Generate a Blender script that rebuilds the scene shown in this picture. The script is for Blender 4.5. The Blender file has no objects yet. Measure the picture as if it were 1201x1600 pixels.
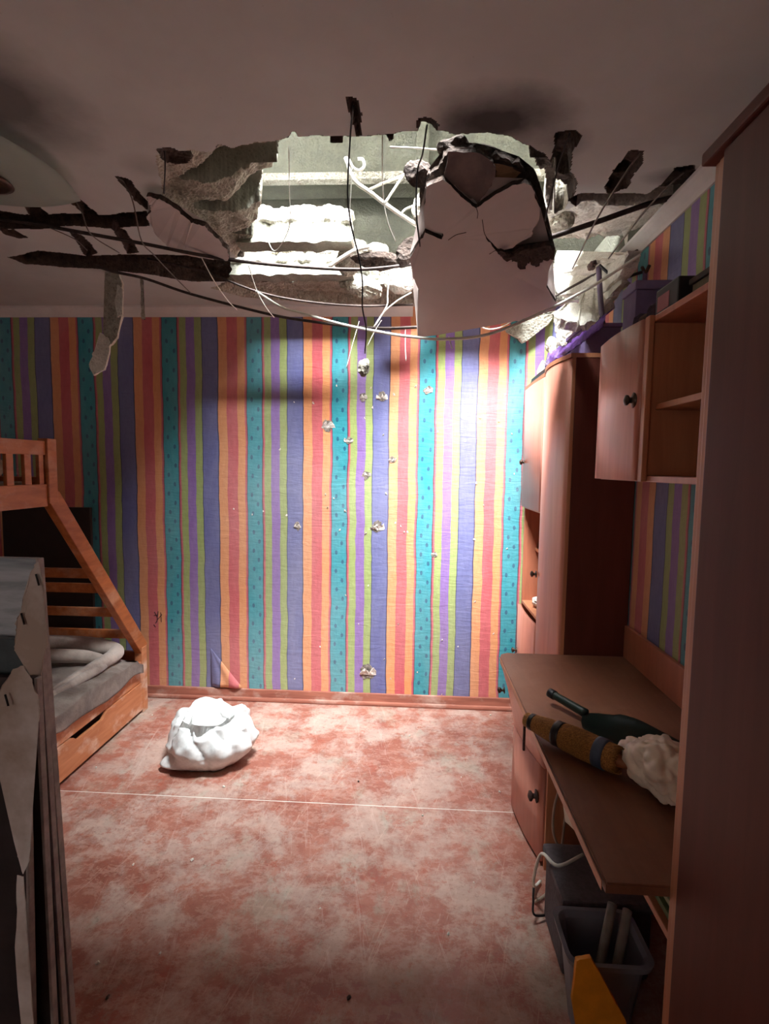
import bpy, bmesh, math, random
import numpy as np
from mathutils import Vector, Matrix, noise
random.seed(7)
PI = math.pi
# ---------------------------------------------------------------- camera
YAW, PITCH, ROLL, EYE, FPX = 0.05370, 0.08381, 0.01356, 1.584, 820.0
ROT = Matrix.Rotation(YAW, 3, 'Z') @ Matrix.Rotation(PI/2-PITCH, 3, 'X') @ Matrix.Rotation(ROLL, 3, 'Z')
cam = bpy.data.cameras.new('camera')
camo = bpy.data.objects.new('camera', cam)
bpy.context.scene.collection.objects.link(camo)
cam.sensor_fit = 'HORIZONTAL'; cam.sensor_width = 36.0; cam.lens = FPX/1201*36
cam.clip_start = .03
camo.matrix_world = Matrix.Translation((0, 0, EYE)) @ ROT.to_4x4()
bpy.context.scene.camera = camo
# ---------------------------------------------------------------- daylight: overcast sky over the broken roof
sc = bpy.context.scene
world = bpy.data.worlds.new('sky'); sc.world = world; world.use_nodes = True
bg = world.node_tree.nodes['Background']
bg.inputs['Color'].default_value = (.93, .98, 1.0, 1); bg.inputs['Strength'].default_value = 225.0
portal = bpy.data.lights.new('sky_portal', 'AREA'); portal.shape = 'RECTANGLE'; portal.size = 1.7; portal.size_y = 1.2
portal.cycles.is_portal = True
po = bpy.data.objects.new('sky_portal', portal); po.location = (.05, 1.3, 4.61)
sc.collection.objects.link(po)
fill = bpy.data.lights.new('rear_fill', 'AREA'); fill.shape = 'RECTANGLE'; fill.size = 1.3; fill.size_y = 1.3  # added fill lamp behind the camera, no window is built there
fill.energy = 19; fill.color = (1, .95, .92)
wo = bpy.data.objects.new('rear_fill', fill); wo.location = (-1.7, -1.75, 1.5); wo.rotation_euler = (PI/2, 0, PI)
sc.collection.objects.link(wo)
sc.view_settings.view_transform = 'Standard'; sc.view_settings.look = 'None'
sc.view_settings.gamma = 1; sc.view_settings.use_curve_mapping = False
sc.view_settings.exposure = 0.1
sc.cycles.max_bounces = 10; sc.cycles.diffuse_bounces = 6; sc.cycles.sample_clamp_indirect = 8

# ---------------------------------------------------------------- helpers
def ray(px, py):
    return ROT @ Vector(((px-600.5)/FPX, (800-py)/FPX, -1.0))
def at(px, py, ax, val):
    """point of the real plane (axis = val) seen at that place of the photograph"""
    d = ray(px, py); o = Vector((0, 0, EYE)); t = (val-o[ax])/d[ax]
    return o + d*t
def aty(px, py, y): return at(px, py, 1, y)
C = sc.collection
def S(r, g, b):
    def f(c):
        c /= 255.0
        return c/12.92 if c <= .04045 else ((c+.055)/1.055)**2.4
    return (f(r), f(g), f(b), 1)
class N:
    """tiny node builder"""
    def __init__(s, name):
        s.m = bpy.data.materials.new(name); s.m.use_nodes = True; s.t = s.m.node_tree
        s.b = s.t.nodes['Principled BSDF']
    def n(s, typ, **kw):
        x = s.t.nodes.new(typ)
        for k, v in kw.items():
            if k.startswith('i_'):
                key = k[2:]; key = int(key) if key.isdigit() else key.replace('_', ' ')
                if isinstance(v, bpy.types.NodeSocket): s.t.links.new(v, x.inputs[key])
                else: x.inputs[key].default_value = v
            else: setattr(x, k, v)
        return x
    def math(s, op, a, b=0.0, c=0.0):
        x = s.n('ShaderNodeMath', operation=op)
        for i, v in enumerate((a, b, c)):
            if isinstance(v, bpy.types.NodeSocket): s.t.links.new(v, x.inputs[i])
            else: x.inputs[i].default_value = v
        return x.outputs[0]
    def mix(s, f, a, b, mode='MIX'):
        x = s.n('ShaderNodeMix', data_type='RGBA', blend_type=mode)
        for i, v in ((0, f), (6, a), (7, b)):
            if isinstance(v, bpy.types.NodeSocket): s.t.links.new(v, x.inputs[i])
            else: x.inputs[i].default_value = v
        return x.outputs[2]
    def noise(s, scale, detail=4, rough=.55, vec=None, dist=0.0):
        x = s.n('ShaderNodeTexNoise'); x.inputs['Scale'].default_value = scale
        x.inputs['Detail'].default_value = detail; x.inputs['Roughness'].default_value = rough
        x.inputs['Distortion'].default_value = dist
        if vec is not None: s.t.links.new(vec, x.inputs['Vector'])
        return x.outputs[0]
    def ramp(s, f, stops, interp='LINEAR'):
        x = s.n('ShaderNodeValToRGB'); r = x.color_ramp; r.interpolation = interp
        while len(r.elements) > 1: r.elements.remove(r.elements[-1])
        r.elements[0].position = stops[0][0]; r.elements[0].color = stops[0][1]
        for p, c in stops[1:]:
            e = r.elements.new(p); e.color = c
        s.t.links.new(f, x.inputs[0]); return x.outputs[0]
    def pos(s):
        return s.n('ShaderNodeNewGeometry').outputs['Position']
    def obj(s):
        return s.n('ShaderNodeTexCoord').outputs['Object']
    def scale(s, vec, xyz):
        x = s.n('ShaderNodeVectorMath', operation='MULTIPLY'); s.t.links.new(vec, x.inputs[0]); x.inputs[1].default_value = xyz
        return x.outputs[0]
    def bump(s, h, strength=.3, dist=.01):
        x = s.n('ShaderNodeBump'); x.inputs['Strength'].default_value = strength; x.inputs['Distance'].default_value = dist
        s.t.links.new(h, x.inputs['Height']); s.t.links.new(x.outputs[0], s.b.inputs['Normal'])
    def col(s, c):
        if isinstance(c, bpy.types.NodeSocket): s.t.links.new(c, s.b.inputs['Base Color'])
        else: s.b.inputs['Base Color'].default_value = c
    def set(s, **kw):
        for k, v in kw.items(): s.b.inputs[k.replace('_', ' ')].default_value = v
        return s
W1 = (1, 1, 1, 1); B1 = (0, 0, 0, 1)
def simple(name, c, rough=.6, var=.12, sc_=18, bump=.0, metal=0, c2=None):
    k = N(name); f = k.noise(sc_, 5, .6, k.obj())
    d = c2 if c2 else tuple(x*(1-var*2.2) for x in c[:3])+(1,)
    k.col(k.mix(k.ramp(f, [(.38, B1), (.62, W1)]), d, c)); k.set(Roughness=rough, Metallic=metal)
    if bump: k.bump(f, bump, .01)
    return k.m
def wood(name, light, dark, rough=.45, axis=(1.2, 14, 1.2), dust=None, amt=.5):
    k = N(name); v = k.scale(k.pos(), axis)
    f = k.noise(3.0, 6, .6, v, .6); c = k.mix(k.ramp(f, [(.3, B1), (.7, W1)]), dark, light)
    if dust:
        d = k.ramp(k.noise(5, 6, .65, k.scale(k.pos(), (1, 1, 1.5))), [(.5, B1), (.68, (amt, amt, amt, 1))])
        c = k.mix(d, c, dust)
    k.col(c); k.set(Roughness=rough); k.bump(f, .08, .004); return k.m
M = {}
# wallpaper: printed stripes
def wallpaper(name, comp, start, period=.56):
    k = N(name); p = k.pos(); sep = k.n('ShaderNodeSeparateXYZ', i_0=p)
    a = sep.outputs[comp]; z = sep.outputs[2]
    wob = k.noise(2.4, 3, .6, k.scale(p, (1.0, 1.0, 1.6)))
    a2 = k.math('ADD', a, k.math('MULTIPLY', k.math('SUBTRACT', wob, .5), .026))
    fr = k.math('FRACT', k.math('DIVIDE', k.math('SUBTRACT', a2, start-5.6), period))
    teal, pink, olive, purple = S(40, 140, 152), S(188, 86, 100), S(146, 158, 92), S(130, 96, 160)
    indigo, orange, red, line, mar = S(94, 96, 146), S(216, 144, 92), S(194, 84, 90), S(34, 36, 78), S(96, 30, 50)
    r = k.ramp(fr, [(0, teal), (.175, mar), (.184, pink), (.205, olive), (.285, purple), (.385, olive), (.465, line), (.473, indigo),
                    (.652, line), (.661, orange), (.765, red), (.885, orange), (.972, pink), (.99, mar)], 'CONSTANT')
    # drops on the teal stripe
    u = k.math('MULTIPLY', fr, period)
    row = k.math('DIVIDE', z, .062); ri = k.math('FLOOR', row); odd = k.math('MODULO', ri, 2.0)
    wn = k.n('ShaderNodeTexWhiteNoise', noise_dimensions='2D')
    cb = k.n('ShaderNodeCombineXYZ', i_0=ri, i_1=k.math('FLOOR', k.math('DIVIDE', k.math('SUBTRACT', a2, start-5.6), period)))
    k.t.links.new(cb.outputs[0], wn.inputs[0])
    cx = k.math('ADD', .026, k.math('ADD', k.math('MULTIPLY', odd, .042), k.math('MULTIPLY', wn.outputs[0], .012)))
    dx = k.math('DIVIDE', k.math('SUBTRACT', u, cx), .0085)
    dz = k.math('DIVIDE', k.math('SUBTRACT', k.math('FRACT', row), .5), .24)
    dd = k.math('ADD', k.math('MULTIPLY', dx, dx), k.math('MULTIPLY', dz, dz))
    m = k.math('LESS_THAN', dd, 1.0)
    c = k.mix(m, r, S(14, 88, 116))
    # plaster dust in broad vertical drifts, with extra grey painted in as bloom haze
    f = k.noise(1.1, 6, .62, k.scale(p, (1.6, 1.6, .7)), .5)
    c = k.mix(k.ramp(f, [(.35, B1), (.8, (.30, .30, .30, 1))]), c, S(196, 190, 184))
    fine = k.noise(60, 3, .6, k.scale(p, (1, 1, .35)))
    c = k.mix(.10, c, k.ramp(fine, [(.3, S(60, 60, 60)), (.7, S(230, 230, 230))]), 'OVERLAY')
    k.col(c); k.set(Roughness=.75)
    wr = k.noise(7, 5, .6, k.scale(p, (1, 1, 5)), .8)
    k.bump(k.math('ADD', wr, k.math('MULTIPLY', fine, .25)), .35, .012)
    return k.m
M['paper_back'] = wallpaper('striped_wallpaper', 0, -1.65)
M['paper_side'] = wallpaper('striped_wallpaper_side', 1, 1.81)
# ceiling paint
k = N('ceiling_paint'); p = k.pos()
c = k.mix(k.ramp(k.noise(2.2, 5, .6, p), [(.3, B1), (.75, W1)]), S(190, 192, 188), S(210, 212, 208))
def stain(cx, cy, rx, ry, a=1.0):
    d = k.n('ShaderNodeVectorMath', operation='SUBTRACT'); k.t.links.new(p, d.inputs[0]); d.inputs[1].default_value = (cx, cy, 2.6)
    l = k.n('ShaderNodeVectorMath', operation='LENGTH'); k.t.links.new(k.scale(d.outputs[0], (1/rx, 1/ry, .5)), l.inputs[0])
    v = k.math('ADD', l.outputs['Value'], k.math('MULTIPLY', k.math('SUBTRACT', k.noise(7, 4, .6, p), .5), .5))
    return k.ramp(v, [(.25, (a, a, a, 1)), (1.0, B1)])
for (px, py, rx, ry, a) in ((775, 190, .26, .19, .93), (728, 205, .12, .12, .5), (-10, 150, .26, .34, .75), (880, 225, .1, .1, .5), (232, 262, .1, .1, .25), (1060, 275, .13, .07, .6), (640, -10, .35, .12, .0)):
    w = at(px, py, 2, 2.6); c = k.mix(stain(w.x, w.y, rx, ry, a), c, S(34, 28, 26))
sp = k.ramp(k.noise(28, 3, .7, p), [(.24, W1), (.27, B1)])
c = k.mix(k.math('MULTIPLY', sp, .25), c, S(80, 70, 66))
k.col(c); k.set(Roughness=.85); k.bump(k.noise(35, 4, .6, p), .12, .004); M['ceiling'] = k.m
def concrete(name, a, b, pit, s=26, bump=.9):
    k = N(name); p = k.pos()
    f = k.noise(s, 7, .7, p); g = k.noise(4, 4, .6, p)
    c = k.mix(k.ramp(f, [(.3, B1), (.7, W1)]), b, a); c = k.mix(k.ramp(g, [(.4, B1), (.75, (.45,)*3+(1,))]), c, pit)
    vo = k.n('ShaderNodeTexVoronoi'); vo.inputs['Scale'].default_value = 75; k.t.links.new(p, vo.inputs['Vector'])
    c = k.mix(k.ramp(vo.outputs['Distance'], [(.12, (.5,)*3+(1,)), (.3, B1)]), c, pit)
    k.col(c); k.set(Roughness=.95); k.bump(k.math('ADD', f, k.math('MULTIPLY', vo.outputs['Distance'], .5)), bump, .02); return k.m
M['concrete'] = concrete('broken_concrete', S(206, 200, 184), S(150, 140, 124), S(96, 84, 72))
M['concrete_dark'] = concrete('sooty_mortar', S(92, 74, 64), S(50, 38, 33), S(26, 19, 17), 34)
M['concrete_smooth'] = concrete('cast_concrete', S(150, 148, 134), S(124, 122, 110), S(98, 92, 80), 12, .25)
M['roof_grey'] = concrete('greenish_roof_concrete', S(104, 102, 86), S(86, 84, 74), S(66, 62, 54), 12, .25)
M['plaster'] = concrete('white_plaster', S(236, 232, 222), S(206, 200, 188), S(166, 156, 140), 20, .6)
M['plaster_under'] = simple('painted_plaster_underside', S(204, 194, 190), .85, .05, 3, .05)
M['plaster_grey'] = simple('bare_grey_plaster', S(128, 112, 108), .9, .14, 16, .4)
# floor paint
k = N('worn_floor_paint'); p = k.pos()
base = k.mix(k.ramp(k.noise(4, 6, .65, p, .1), [(.35, B1), (.65, W1)]), S(140, 84, 70), S(164, 108, 92))
dust = k.ramp(k.noise(3.1, 10, .74, p, .15), [(.46, B1), (.56, W1)])
c = k.mix(k.math('MULTIPLY', dust, .55), base, S(188, 172, 160))
gr = k.ramp(k.noise(2.6, 9, .72, k.scale(p, (1.2, .8, 1)), .1), [(.53, B1), (.61, W1)])
c = k.mix(k.math('MULTIPLY', gr, .42), c, S(158, 164, 148))
rd = k.ramp(k.noise(7, 9, .8, p, .2), [(.56, B1), (.61, W1)])
c = k.mix(k.math('MULTIPLY', rd, .55), c, S(158, 78, 58))
dk = k.ramp(k.noise(22, 6, .8, p, .1), [(.60, B1), (.68, W1)])
c = k.mix(k.math('MULTIPLY', dk, .4), c, S(84, 54, 46))
fl2 = k.ramp(k.noise(11, 9, .8, k.scale(p, (1, 1.6, 1)), .3), [(.50, B1), (.54, W1)])
c = k.mix(k.math('MULTIPLY', fl2, .28), c, S(196, 166, 150))
fl3 = k.ramp(k.noise(55, 5, .8, p), [(.54, B1), (.62, W1)])
c = k.mix(k.math('MULTIPLY', fl3, .28), c, S(112, 66, 54))
# long thin scratches
sn = k.n('ShaderNodeVectorRotate', rotation_type='Z_AXIS'); sn.inputs['Angle'].default_value = .28; k.t.links.new(p, sn.inputs['Vector'])
scr = k.ramp(k.noise(3, 3, .6, k.scale(sn.outputs[0], (16, .9, 1)), .6), [(.64, B1), (.66, W1), (.675, B1)])
c = k.mix(k.math('MULTIPLY', scr, .4), c, S(206, 178, 160))
sn2 = k.n('ShaderNodeVectorRotate', rotation_type='Z_AXIS'); sn2.inputs['Angle'].default_value = -.22; k.t.links.new(p, sn2.inputs['Vector'])
scr2 = k.ramp(k.noise(2.4, 3, .6, k.scale(sn2.outputs[0], (13, .6, 1)), .6), [(.63, B1), (.65, W1), (.665, B1)])
c = k.mix(k.math('MULTIPLY', scr2, .35), c, S(200, 176, 164))
k.col(c); k.set(Roughness=.42); k.b.inputs['Specular IOR Level'].default_value = .35
rg = k.n('ShaderNodeMapRange'); rg.inputs['To Min'].default_value = .34; rg.inputs['To Max'].default_value = .8
k.t.links.new(dust, rg.inputs['Value']); k.t.links.new(rg.outputs[0], k.b.inputs['Roughness'])
k.bump(k.noise(18, 6, .7, p), .18, .006); M['floor'] = k.m
M['skirting'] = wood('painted_skirting', S(176, 112, 92), S(132, 76, 62), .5, (1, 1, 10), S(196, 172, 158), .7)
M['white_trim'] = simple('white_cornice_foam', S(222, 216, 212), .8, .05, 8, .1)
M['bed_wood'] = wood('honey_pine', S(188, 110, 60), S(146, 76, 36), .38, (8, 1.5, 8), S(206, 176, 150), .35)
M['bed_dusty'] = wood('dusty_pine', S(206, 138, 96), S(178, 108, 70), .5, (2, 1.2, 9), S(226, 202, 184), .85)
M['lam'] = wood('beech_laminate', S(182, 112, 84), S(160, 94, 70), .36, (9, 9, .9))
M['lam_door'] = wood('cherry_laminate_door', S(204, 136, 116), S(186, 118, 98), .3, (9, 9, .8))
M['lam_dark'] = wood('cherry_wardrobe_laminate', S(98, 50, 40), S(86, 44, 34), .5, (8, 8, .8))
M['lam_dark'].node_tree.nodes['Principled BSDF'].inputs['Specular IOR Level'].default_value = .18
M['lam_edge'] = wood('pale_edge_band', S(190, 128, 92), S(168, 108, 76), .45, (9, 9, .8))
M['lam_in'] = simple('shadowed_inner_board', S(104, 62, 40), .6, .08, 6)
M['desk'] = wood('desk_laminate', S(124, 80, 58), S(110, 69, 50), .4, (9, .9, 9), S(150, 116, 96), .3)
M['steel'] = simple('rebar_steel', S(74, 62, 58), .55, .2, 40, .2, .6)
M['wire'] = simple('thin_binding_wire', S(120, 108, 100), .5, .2, 30, 0, .5)
M['dusty_wire'] = simple('dusty_white_cable', S(226, 222, 210), .6, .06, 30)
M['black'] = simple('black_plastic', S(24, 22, 24), .4, .2)
M['rust'] = simple('rusty_bracket', S(78, 46, 38), .7, .3, 60, .4)
M['purple_pipe'] = simple('purple_grey_tube', S(104, 84, 112), .5, .12)
M['knob'] = simple('antique_brass', S(92, 76, 66), .35, .2, 40, 0, .8)
M['chip'] = simple('torn_plaster_chip', S(244, 238, 230), .9, .12, 60, .3)
M['chip_hole'] = simple('exposed_plaster', S(150, 136, 126), .95, .3, 50, .6)
M['sack'] = simple('white_woven_sack', S(226, 226, 224), .55, .05, 60, .08)
M['blanket'] = simple('grey_brown_fleece', S(132, 116, 106), .95, .2, 6, .4, 0, S(92, 76, 68))
M['glass_white'] = simple('frosted_glass', S(206, 220, 210), .25, .03, 4)
M['bag'] = simple('cream_plastic_bag', S(226, 214, 194), .45, .05, 8, .1)

def link(name, me, m=None, parent=None, smooth=False):
    o = bpy.data.objects.new(name, me); C.objects.link(o)
    if m is not None:
        for mm in (m if isinstance(m, list) else [m]): me.materials.append(mm)
    if parent is not None: o.parent = parent
    if smooth: me.shade_smooth()
    return o
def tag(o, label, cat, group=None):
    o['label'] = label; o['category'] = cat
    if group: o['group'] = group
    return o
def thing(name, label, cat, loc=(0, 0, 0), rz=0, group=None):
    o = bpy.data.objects.new(name, None); C.objects.link(o); o.location = loc; o.rotation_euler = (0, 0, rz)
    o.empty_display_size = .05
    return tag(o, label, cat, group)
def struct(o): o['kind'] = 'structure'; return o
def wmat(p):
    m = Matrix.Identity(4)
    while p is not None:
        m = Matrix.Translation(p.location) @ Matrix.Rotation(p.rotation_euler[2], 4, 'Z') @ m; p = p.parent
    return m
def finish(bm, name, m, parent=None, smooth=False, world=True):
    if parent is not None and world:
        mi = wmat(parent).inverted()
        bmesh.ops.transform(bm, matrix=mi, verts=bm.verts)
    bmesh.ops.recalc_face_normals(bm, faces=bm.faces)
    me = bpy.data.meshes.new(name); bm.to_mesh(me); bm.free()
    return link(name, me, m, parent, smooth)
def box(name, x0, x1, y0, y1, z0, z1, m, parent=None, bev=.003, world=True):
    bm = bmesh.new(); bmesh.ops.create_cube(bm, size=1)
    for v in bm.verts:
        v.co = Vector(((x0+x1)/2+v.co.x*(x1-x0), (y0+y1)/2+v.co.y*(y1-y0), (z0+z1)/2+v.co.z*(z1-z0)))
    if bev:
        bmesh.ops.bevel(bm, geom=bm.edges[:], offset=min(bev, .45*min(abs(x1-x0), abs(y1-y0), abs(z1-z0))), segments=2, affect='EDGES', profile=.6)
    return finish(bm, name, m, parent, world=world)
def beam(name, a, b, w, h, m, parent=None, up=(0, 0, 1), bev=.004):
    """bar from a to b with cross section w (side) x h (up)"""
    a = Vector(a); b = Vector(b); d = (b-a); L = d.length; d.normalize()
    s = d.cross(Vector(up)).normalized(); u = s.cross(d).normalized()
    R3 = Matrix((s, d, u)).transposed().to_4x4(); R3.translation = (a+b)/2
    bm = bmesh.new(); bmesh.ops.create_cube(bm, size=1)
    for v in bm.verts: v.co = Vector((v.co.x*w, v.co.y*L, v.co.z*h))
    if bev: bmesh.ops.bevel(bm, geom=bm.edges[:], offset=bev, segments=2, affect='EDGES', profile=.6)
    bmesh.ops.transform(bm, matrix=R3, verts=bm.verts)
    return finish(bm, name, m, parent)
def spline(pts, n=6):
    P = [Vector(q) for q in pts]
    if len(P) < 3: return [P[0].lerp(P[-1], i/n) for i in range(n+1)]
    P = [2*P[0]-P[1]]+P+[2*P[-1]-P[-2]]; out = []
    for i in range(1, len(P)-2):
        for j in range(n):
            t = j/n; a, b, c, d = P[i-1:i+3]
            out.append(.5*((2*b)+(c-a)*t+(2*a-5*b+4*c-d)*t*t+(3*b-a-3*c+d)*t**3))
    out.append(P[-2]); return out
def tube_bm(bm, pts, r, seg=8, n=6, smooth=True):
    P = spline(pts, n) if smooth else [Vector(q) for q in pts]
    prev = None; rings = []
    ref = Vector((.3, .2, 1)).normalized()
    for i, q in enumerate(P):
        t = (P[min(i+1, len(P)-1)]-P[max(i-1, 0)]).normalized()
        s = (ref - t*ref.dot(t))
        if s.length < 1e-4: s = t.orthogonal()
        s.normalize(); ref = s; u = t.cross(s)
        rr = r(i/(len(P)-1)) if callable(r) else r
        rings.append([bm.verts.new(q+(s*math.cos(2*PI*j/seg)+u*math.sin(2*PI*j/seg))*rr) for j in range(seg)])
    for a, b in zip(rings, rings[1:]):
        for j in range(seg): bm.faces.new((a[j], a[(j+1) % seg], b[(j+1) % seg], b[j]))
    bm.faces.new(rings[0][::-1]); bm.faces.new(rings[-1])
def tube(name, pts, r, m, parent=None, seg=8, n=6):
    bm = bmesh.new(); tube_bm(bm, pts, r, seg, n); return finish(bm, name, m, parent, smooth=True)
def lathe(name, prof, origin, axis, m, parent=None, seg=20):
    """profile [(r, h)] turned round an axis"""
    axis = Vector(axis).normalized(); s = axis.orthogonal().normalized(); u = axis.cross(s); o = Vector(origin)
    bm = bmesh.new(); rings = []
    for r, h in prof:
        rings.append([bm.verts.new(o+axis*h+(s*math.cos(2*PI*j/seg)+u*math.sin(2*PI*j/seg))*max(r, 1e-4)) for j in range(seg)])
    for a, b in zip(rings, rings[1:]):
        for j in range(seg): bm.faces.new((a[j], a[(j+1) % seg], b[(j+1) % seg], b[j]))
    bm.faces.new(rings[0][::-1]); bm.faces.new(rings[-1])
    return finish(bm, name, m, parent, smooth=True)
def jag(P, amp, depth=3, rnd=random):
    """rough up a closed outline"""
    P = [Vector(q) for q in P]
    for d in range(depth):
        out = []
        for a, b in zip(P, P[1:]+P[:1]):
            L = (b-a).length; mid = (a+b)/2
            e = Vector((rnd.uniform(-1, 1), rnd.uniform(-1, 1), rnd.uniform(-1, 1)))*min(amp, L*.22)
            out += [a, mid+e]
        P = out; amp *= .55
    return P
def slab(name, outline, thick, m, parent=None, amp=.012, depth=3, nrm=None, mside=None, seed=None, warp=0):
    """irregular sheet with an outline, its own thickness and broken edges"""
    rnd = random.Random(seed if seed is not None else len(outline)*31)
    P = jag(outline, amp, depth, rnd)
    if nrm is None:
        nrm = Vector((0, 0, 0)); O = [Vector(q) for q in outline]
        for a, b in zip(O, O[1:]+O[:1]): nrm += a.cross(b)
    nrm = Vector(nrm).normalized(); ctr = sum(P, Vector())/len(P)
    P = [q-nrm*(q-ctr).dot(nrm)*(1 if not warp else .0) for q in P] if not warp else P
    bm = bmesh.new(); n = len(P)
    A = [bm.verts.new(q+nrm*thick/2) for q in P]
    B = [bm.verts.new(q-nrm*thick/2+Vector((rnd.uniform(-1, 1), rnd.uniform(-1, 1), rnd.uniform(-1, 1)))*min(amp, thick)*.5) for q in P]
    fa = bm.faces.new(A); fb = bm.faces.new(B[::-1])
    for i in range(n):
        f = bm.faces.new((A[(i+1) % n], A[i], B[i], B[(i+1) % n])); f.material_index = 1 if mside else 0
    bmesh.ops.triangulate(bm, faces=[fa, fb], ngon_method='EAR_CLIP')
    return finish(bm, name, [m, mside] if mside else m, parent)
def rock(name, c, r, m, parent=None, seed=0, sub=3, rot=0, amp=.35, freq=1.4):
    bm = bmesh.new(); bmesh.ops.create_icosphere(bm, subdivisions=sub, radius=1)
    off = Vector((seed*3.1, seed*1.7, seed*.9))
    rs = random.Random(seed); planes = []
    for i in range(9):
        n = Vector((rs.gauss(0, 1), rs.gauss(0, 1), rs.gauss(0, 1))).normalized(); planes.append((n, rs.uniform(.55, .95)))
    for v in bm.verts:
        d = v.co.normalized()
        s = 1.0
        for n, h in planes:
            q = d.dot(n)
            if q > 0: s = min(s, h/q)
        s += amp*.35*noise.noise(d*freq*2+off)+amp*.15*noise.noise(d*freq*6+off)
        v.co = Vector((d.x*r[0]*s, d.y*r[1]*s, d.z*r[2]*s))
    bmesh.ops.transform(bm, matrix=Matrix.Translation(c) @ Matrix.Rotation(rot, 4, 'Y') @ Matrix.Rotation(rot*.7, 4, 'Z'), verts=bm.verts)
    return finish(bm, name, m, parent)

XR, XL, YB, YF, H = .98, -2.8, 3.41, -1.9, 2.6
# ================================================================ STRUCTURE
def vnoise(X, Y, s, seed):
    r = np.random.RandomState(seed); G = r.rand(160, 160)
    x = X*s+61; y = Y*s+61; xi = np.floor(x).astype(int); yi = np.floor(y).astype(int)
    fx = x-xi; fy = y-yi; fx = fx*fx*(3-2*fx); fy = fy*fy*(3-2*fy)
    g = lambda a, b: G[a % 160, b % 160]
    return (g(xi, yi)*(1-fx)*(1-fy)+g(xi+1, yi)*fx*(1-fy)+g(xi, yi+1)*(1-fx)*fy+g(xi+1, yi+1)*fx*fy)*2-1
def fb(X, Y, s, seed, o=4):
    t = 0; a = 1
    for i in range(o): t = t+a*vnoise(X, Y, s*2**i, seed+i); a *= .55
    return t/1.9
def sdist(X, Y, poly):
    n = len(poly); d = np.full(X.shape, 1e9); ins = np.zeros(X.shape, bool)
    for i in range(n):
        ax, ay = poly[i]; bx, by = poly[(i+1) % n]
        ex, ey = bx-ax, by-ay; wx, wy = X-ax, Y-ay
        t = np.clip((wx*ex+wy*ey)/(ex*ex+ey*ey+1e-12), 0, 1)
        d = np.minimum(d, (wx-ex*t)**2+(wy-ey*t)**2)
        c = ((ay > Y) != (by > Y)) & (X < (bx-ax)*(Y-ay)/((by-ay) if abs(by-ay) > 1e-9 else 1e-9)+ax)
        ins ^= c
    return np.where(ins, 1, -1)*np.sqrt(d)      # positive inside
def cpoly(pts): return [tuple(at(x, y, 2, H)[:2]) for x, y in pts]
RES = .005
xs = np.arange(XL, XR+RES*.5, RES); ys = np.arange(1.40, YB+RES*.5, RES); ys[-1] = YB; xs[-1] = XR
X, Y = np.meshgrid(xs, ys, indexing='ij')
nb = fb(X, Y, 9, 3)*.014+fb(X, Y, 34, 9)*.009
depth = np.zeros(X.shape); mat = np.zeros(X.shape, int)
rough = fb(X, Y, 22, 21)
CORES = [1.95, 2.17, 2.39, 2.61, 2.83, 3.05]; CR = .075; CZ = .11
def region(pts, dfun, mi, soft=.012, edge=1.0):
    global depth, mat
    sd = sdist(X, Y, cpoly(pts))+nb*edge
    w = np.clip(sd/soft, 0, 1); d = (dfun() if callable(dfun) else dfun)*w
    d = np.where(w > 0, d*(1+.25*rough), 0)
    up = d > depth
    mat = np.where(up & (sd > 0), mi, mat); depth = np.where(up, d, depth)
# the obliquely broken slab left of the hole
xl, xr_ = at(255, 270, 2, H).x, at(445, 300, 2, H).x
region([(250, 240), (330, 236), (458, 218), (520, 222), (500, 290), (460, 345), (430, 395), (420, 425), (376, 412), (340, 368), (300, 340), (255, 308)],
       lambda: .022+.19*np.clip((X-xl-.10-.10*(Y-1.8))/(xr_-xl-.08), 0, 1)+fb(X, Y, 14, 40)*.022, 1, .03)
DK = [
 ([(0, 330), (20, 334), (60, 337), (100, 333), (160, 337), (228, 330), (233, 352), (170, 356), (100, 352), (70, 358), (-60, 356), (-60, 328)], .06),
 ([(0, 358), (22, 360), (42, 371), (30, 372), (8, 366)], .03),
 ([(12, 402), (45, 395), (60, 392), (110, 397), (135, 400), (200, 398), (240, 398), (330, 400), (385, 405), (388, 440), (300, 440), (230, 428), (150, 420), (100, 417), (40, 412)], .08),
 ([(84, 285), (100, 290), (122, 310), (152, 336), (138, 338), (106, 312)], .03),
 ([(34, 314), (55, 318), (74, 334), (50, 338)], .03),
 ([(183, 277), (200, 280), (216, 300), (234, 318), (230, 328), (210, 312), (193, 290)], .03),
 ([(110, 362), (130, 369), (152, 394), (135, 402)], .03),
 ([(172, 350), (195, 360), (206, 375), (218, 394), (200, 396), (185, 370)], .03),
 ([(544, 153), (556, 153), (563, 180), (567, 212), (556, 214), (548, 185)], .03),
 ([(655, 186), (671, 184), (681, 196), (674, 214), (655, 216)], .03),
 ([(330, 238), (345, 226), (360, 232), (400, 229), (452, 216), (458, 208), (466, 216), (500, 212), (560, 213), (640, 207), (700, 207), (700, 217), (640, 219), (460, 228), (400, 238), (350, 243)], .045),
 ([(246, 233), (265, 230), (290, 243), (330, 240), (345, 250), (320, 262), (290, 268), (262, 262)], .035),
 ([(868, 208), (895, 204), (907, 214), (894, 240), (891, 268), (900, 285), (895, 302), (882, 320), (860, 338), (843, 330), (848, 290), (860, 255)], .05),
 ([(985, 233), (1004, 236), (1001, 255), (987, 275), (980, 293), (950, 303), (943, 292), (958, 270)], .035),
 ([(1058, 262), (1082, 260), (1090, 280), (1085, 300), (1080, 318), (1050, 326), (960, 327), (900, 324), (890, 312), (905, 303), (960, 302), (1010, 303), (1035, 288)], .05),
 ([(690, 210), (760, 209), (800, 216), (850, 240), (868, 270), (866, 345), (800, 350), (780, 300), (740, 290), (700, 270)], .12),
]
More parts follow.
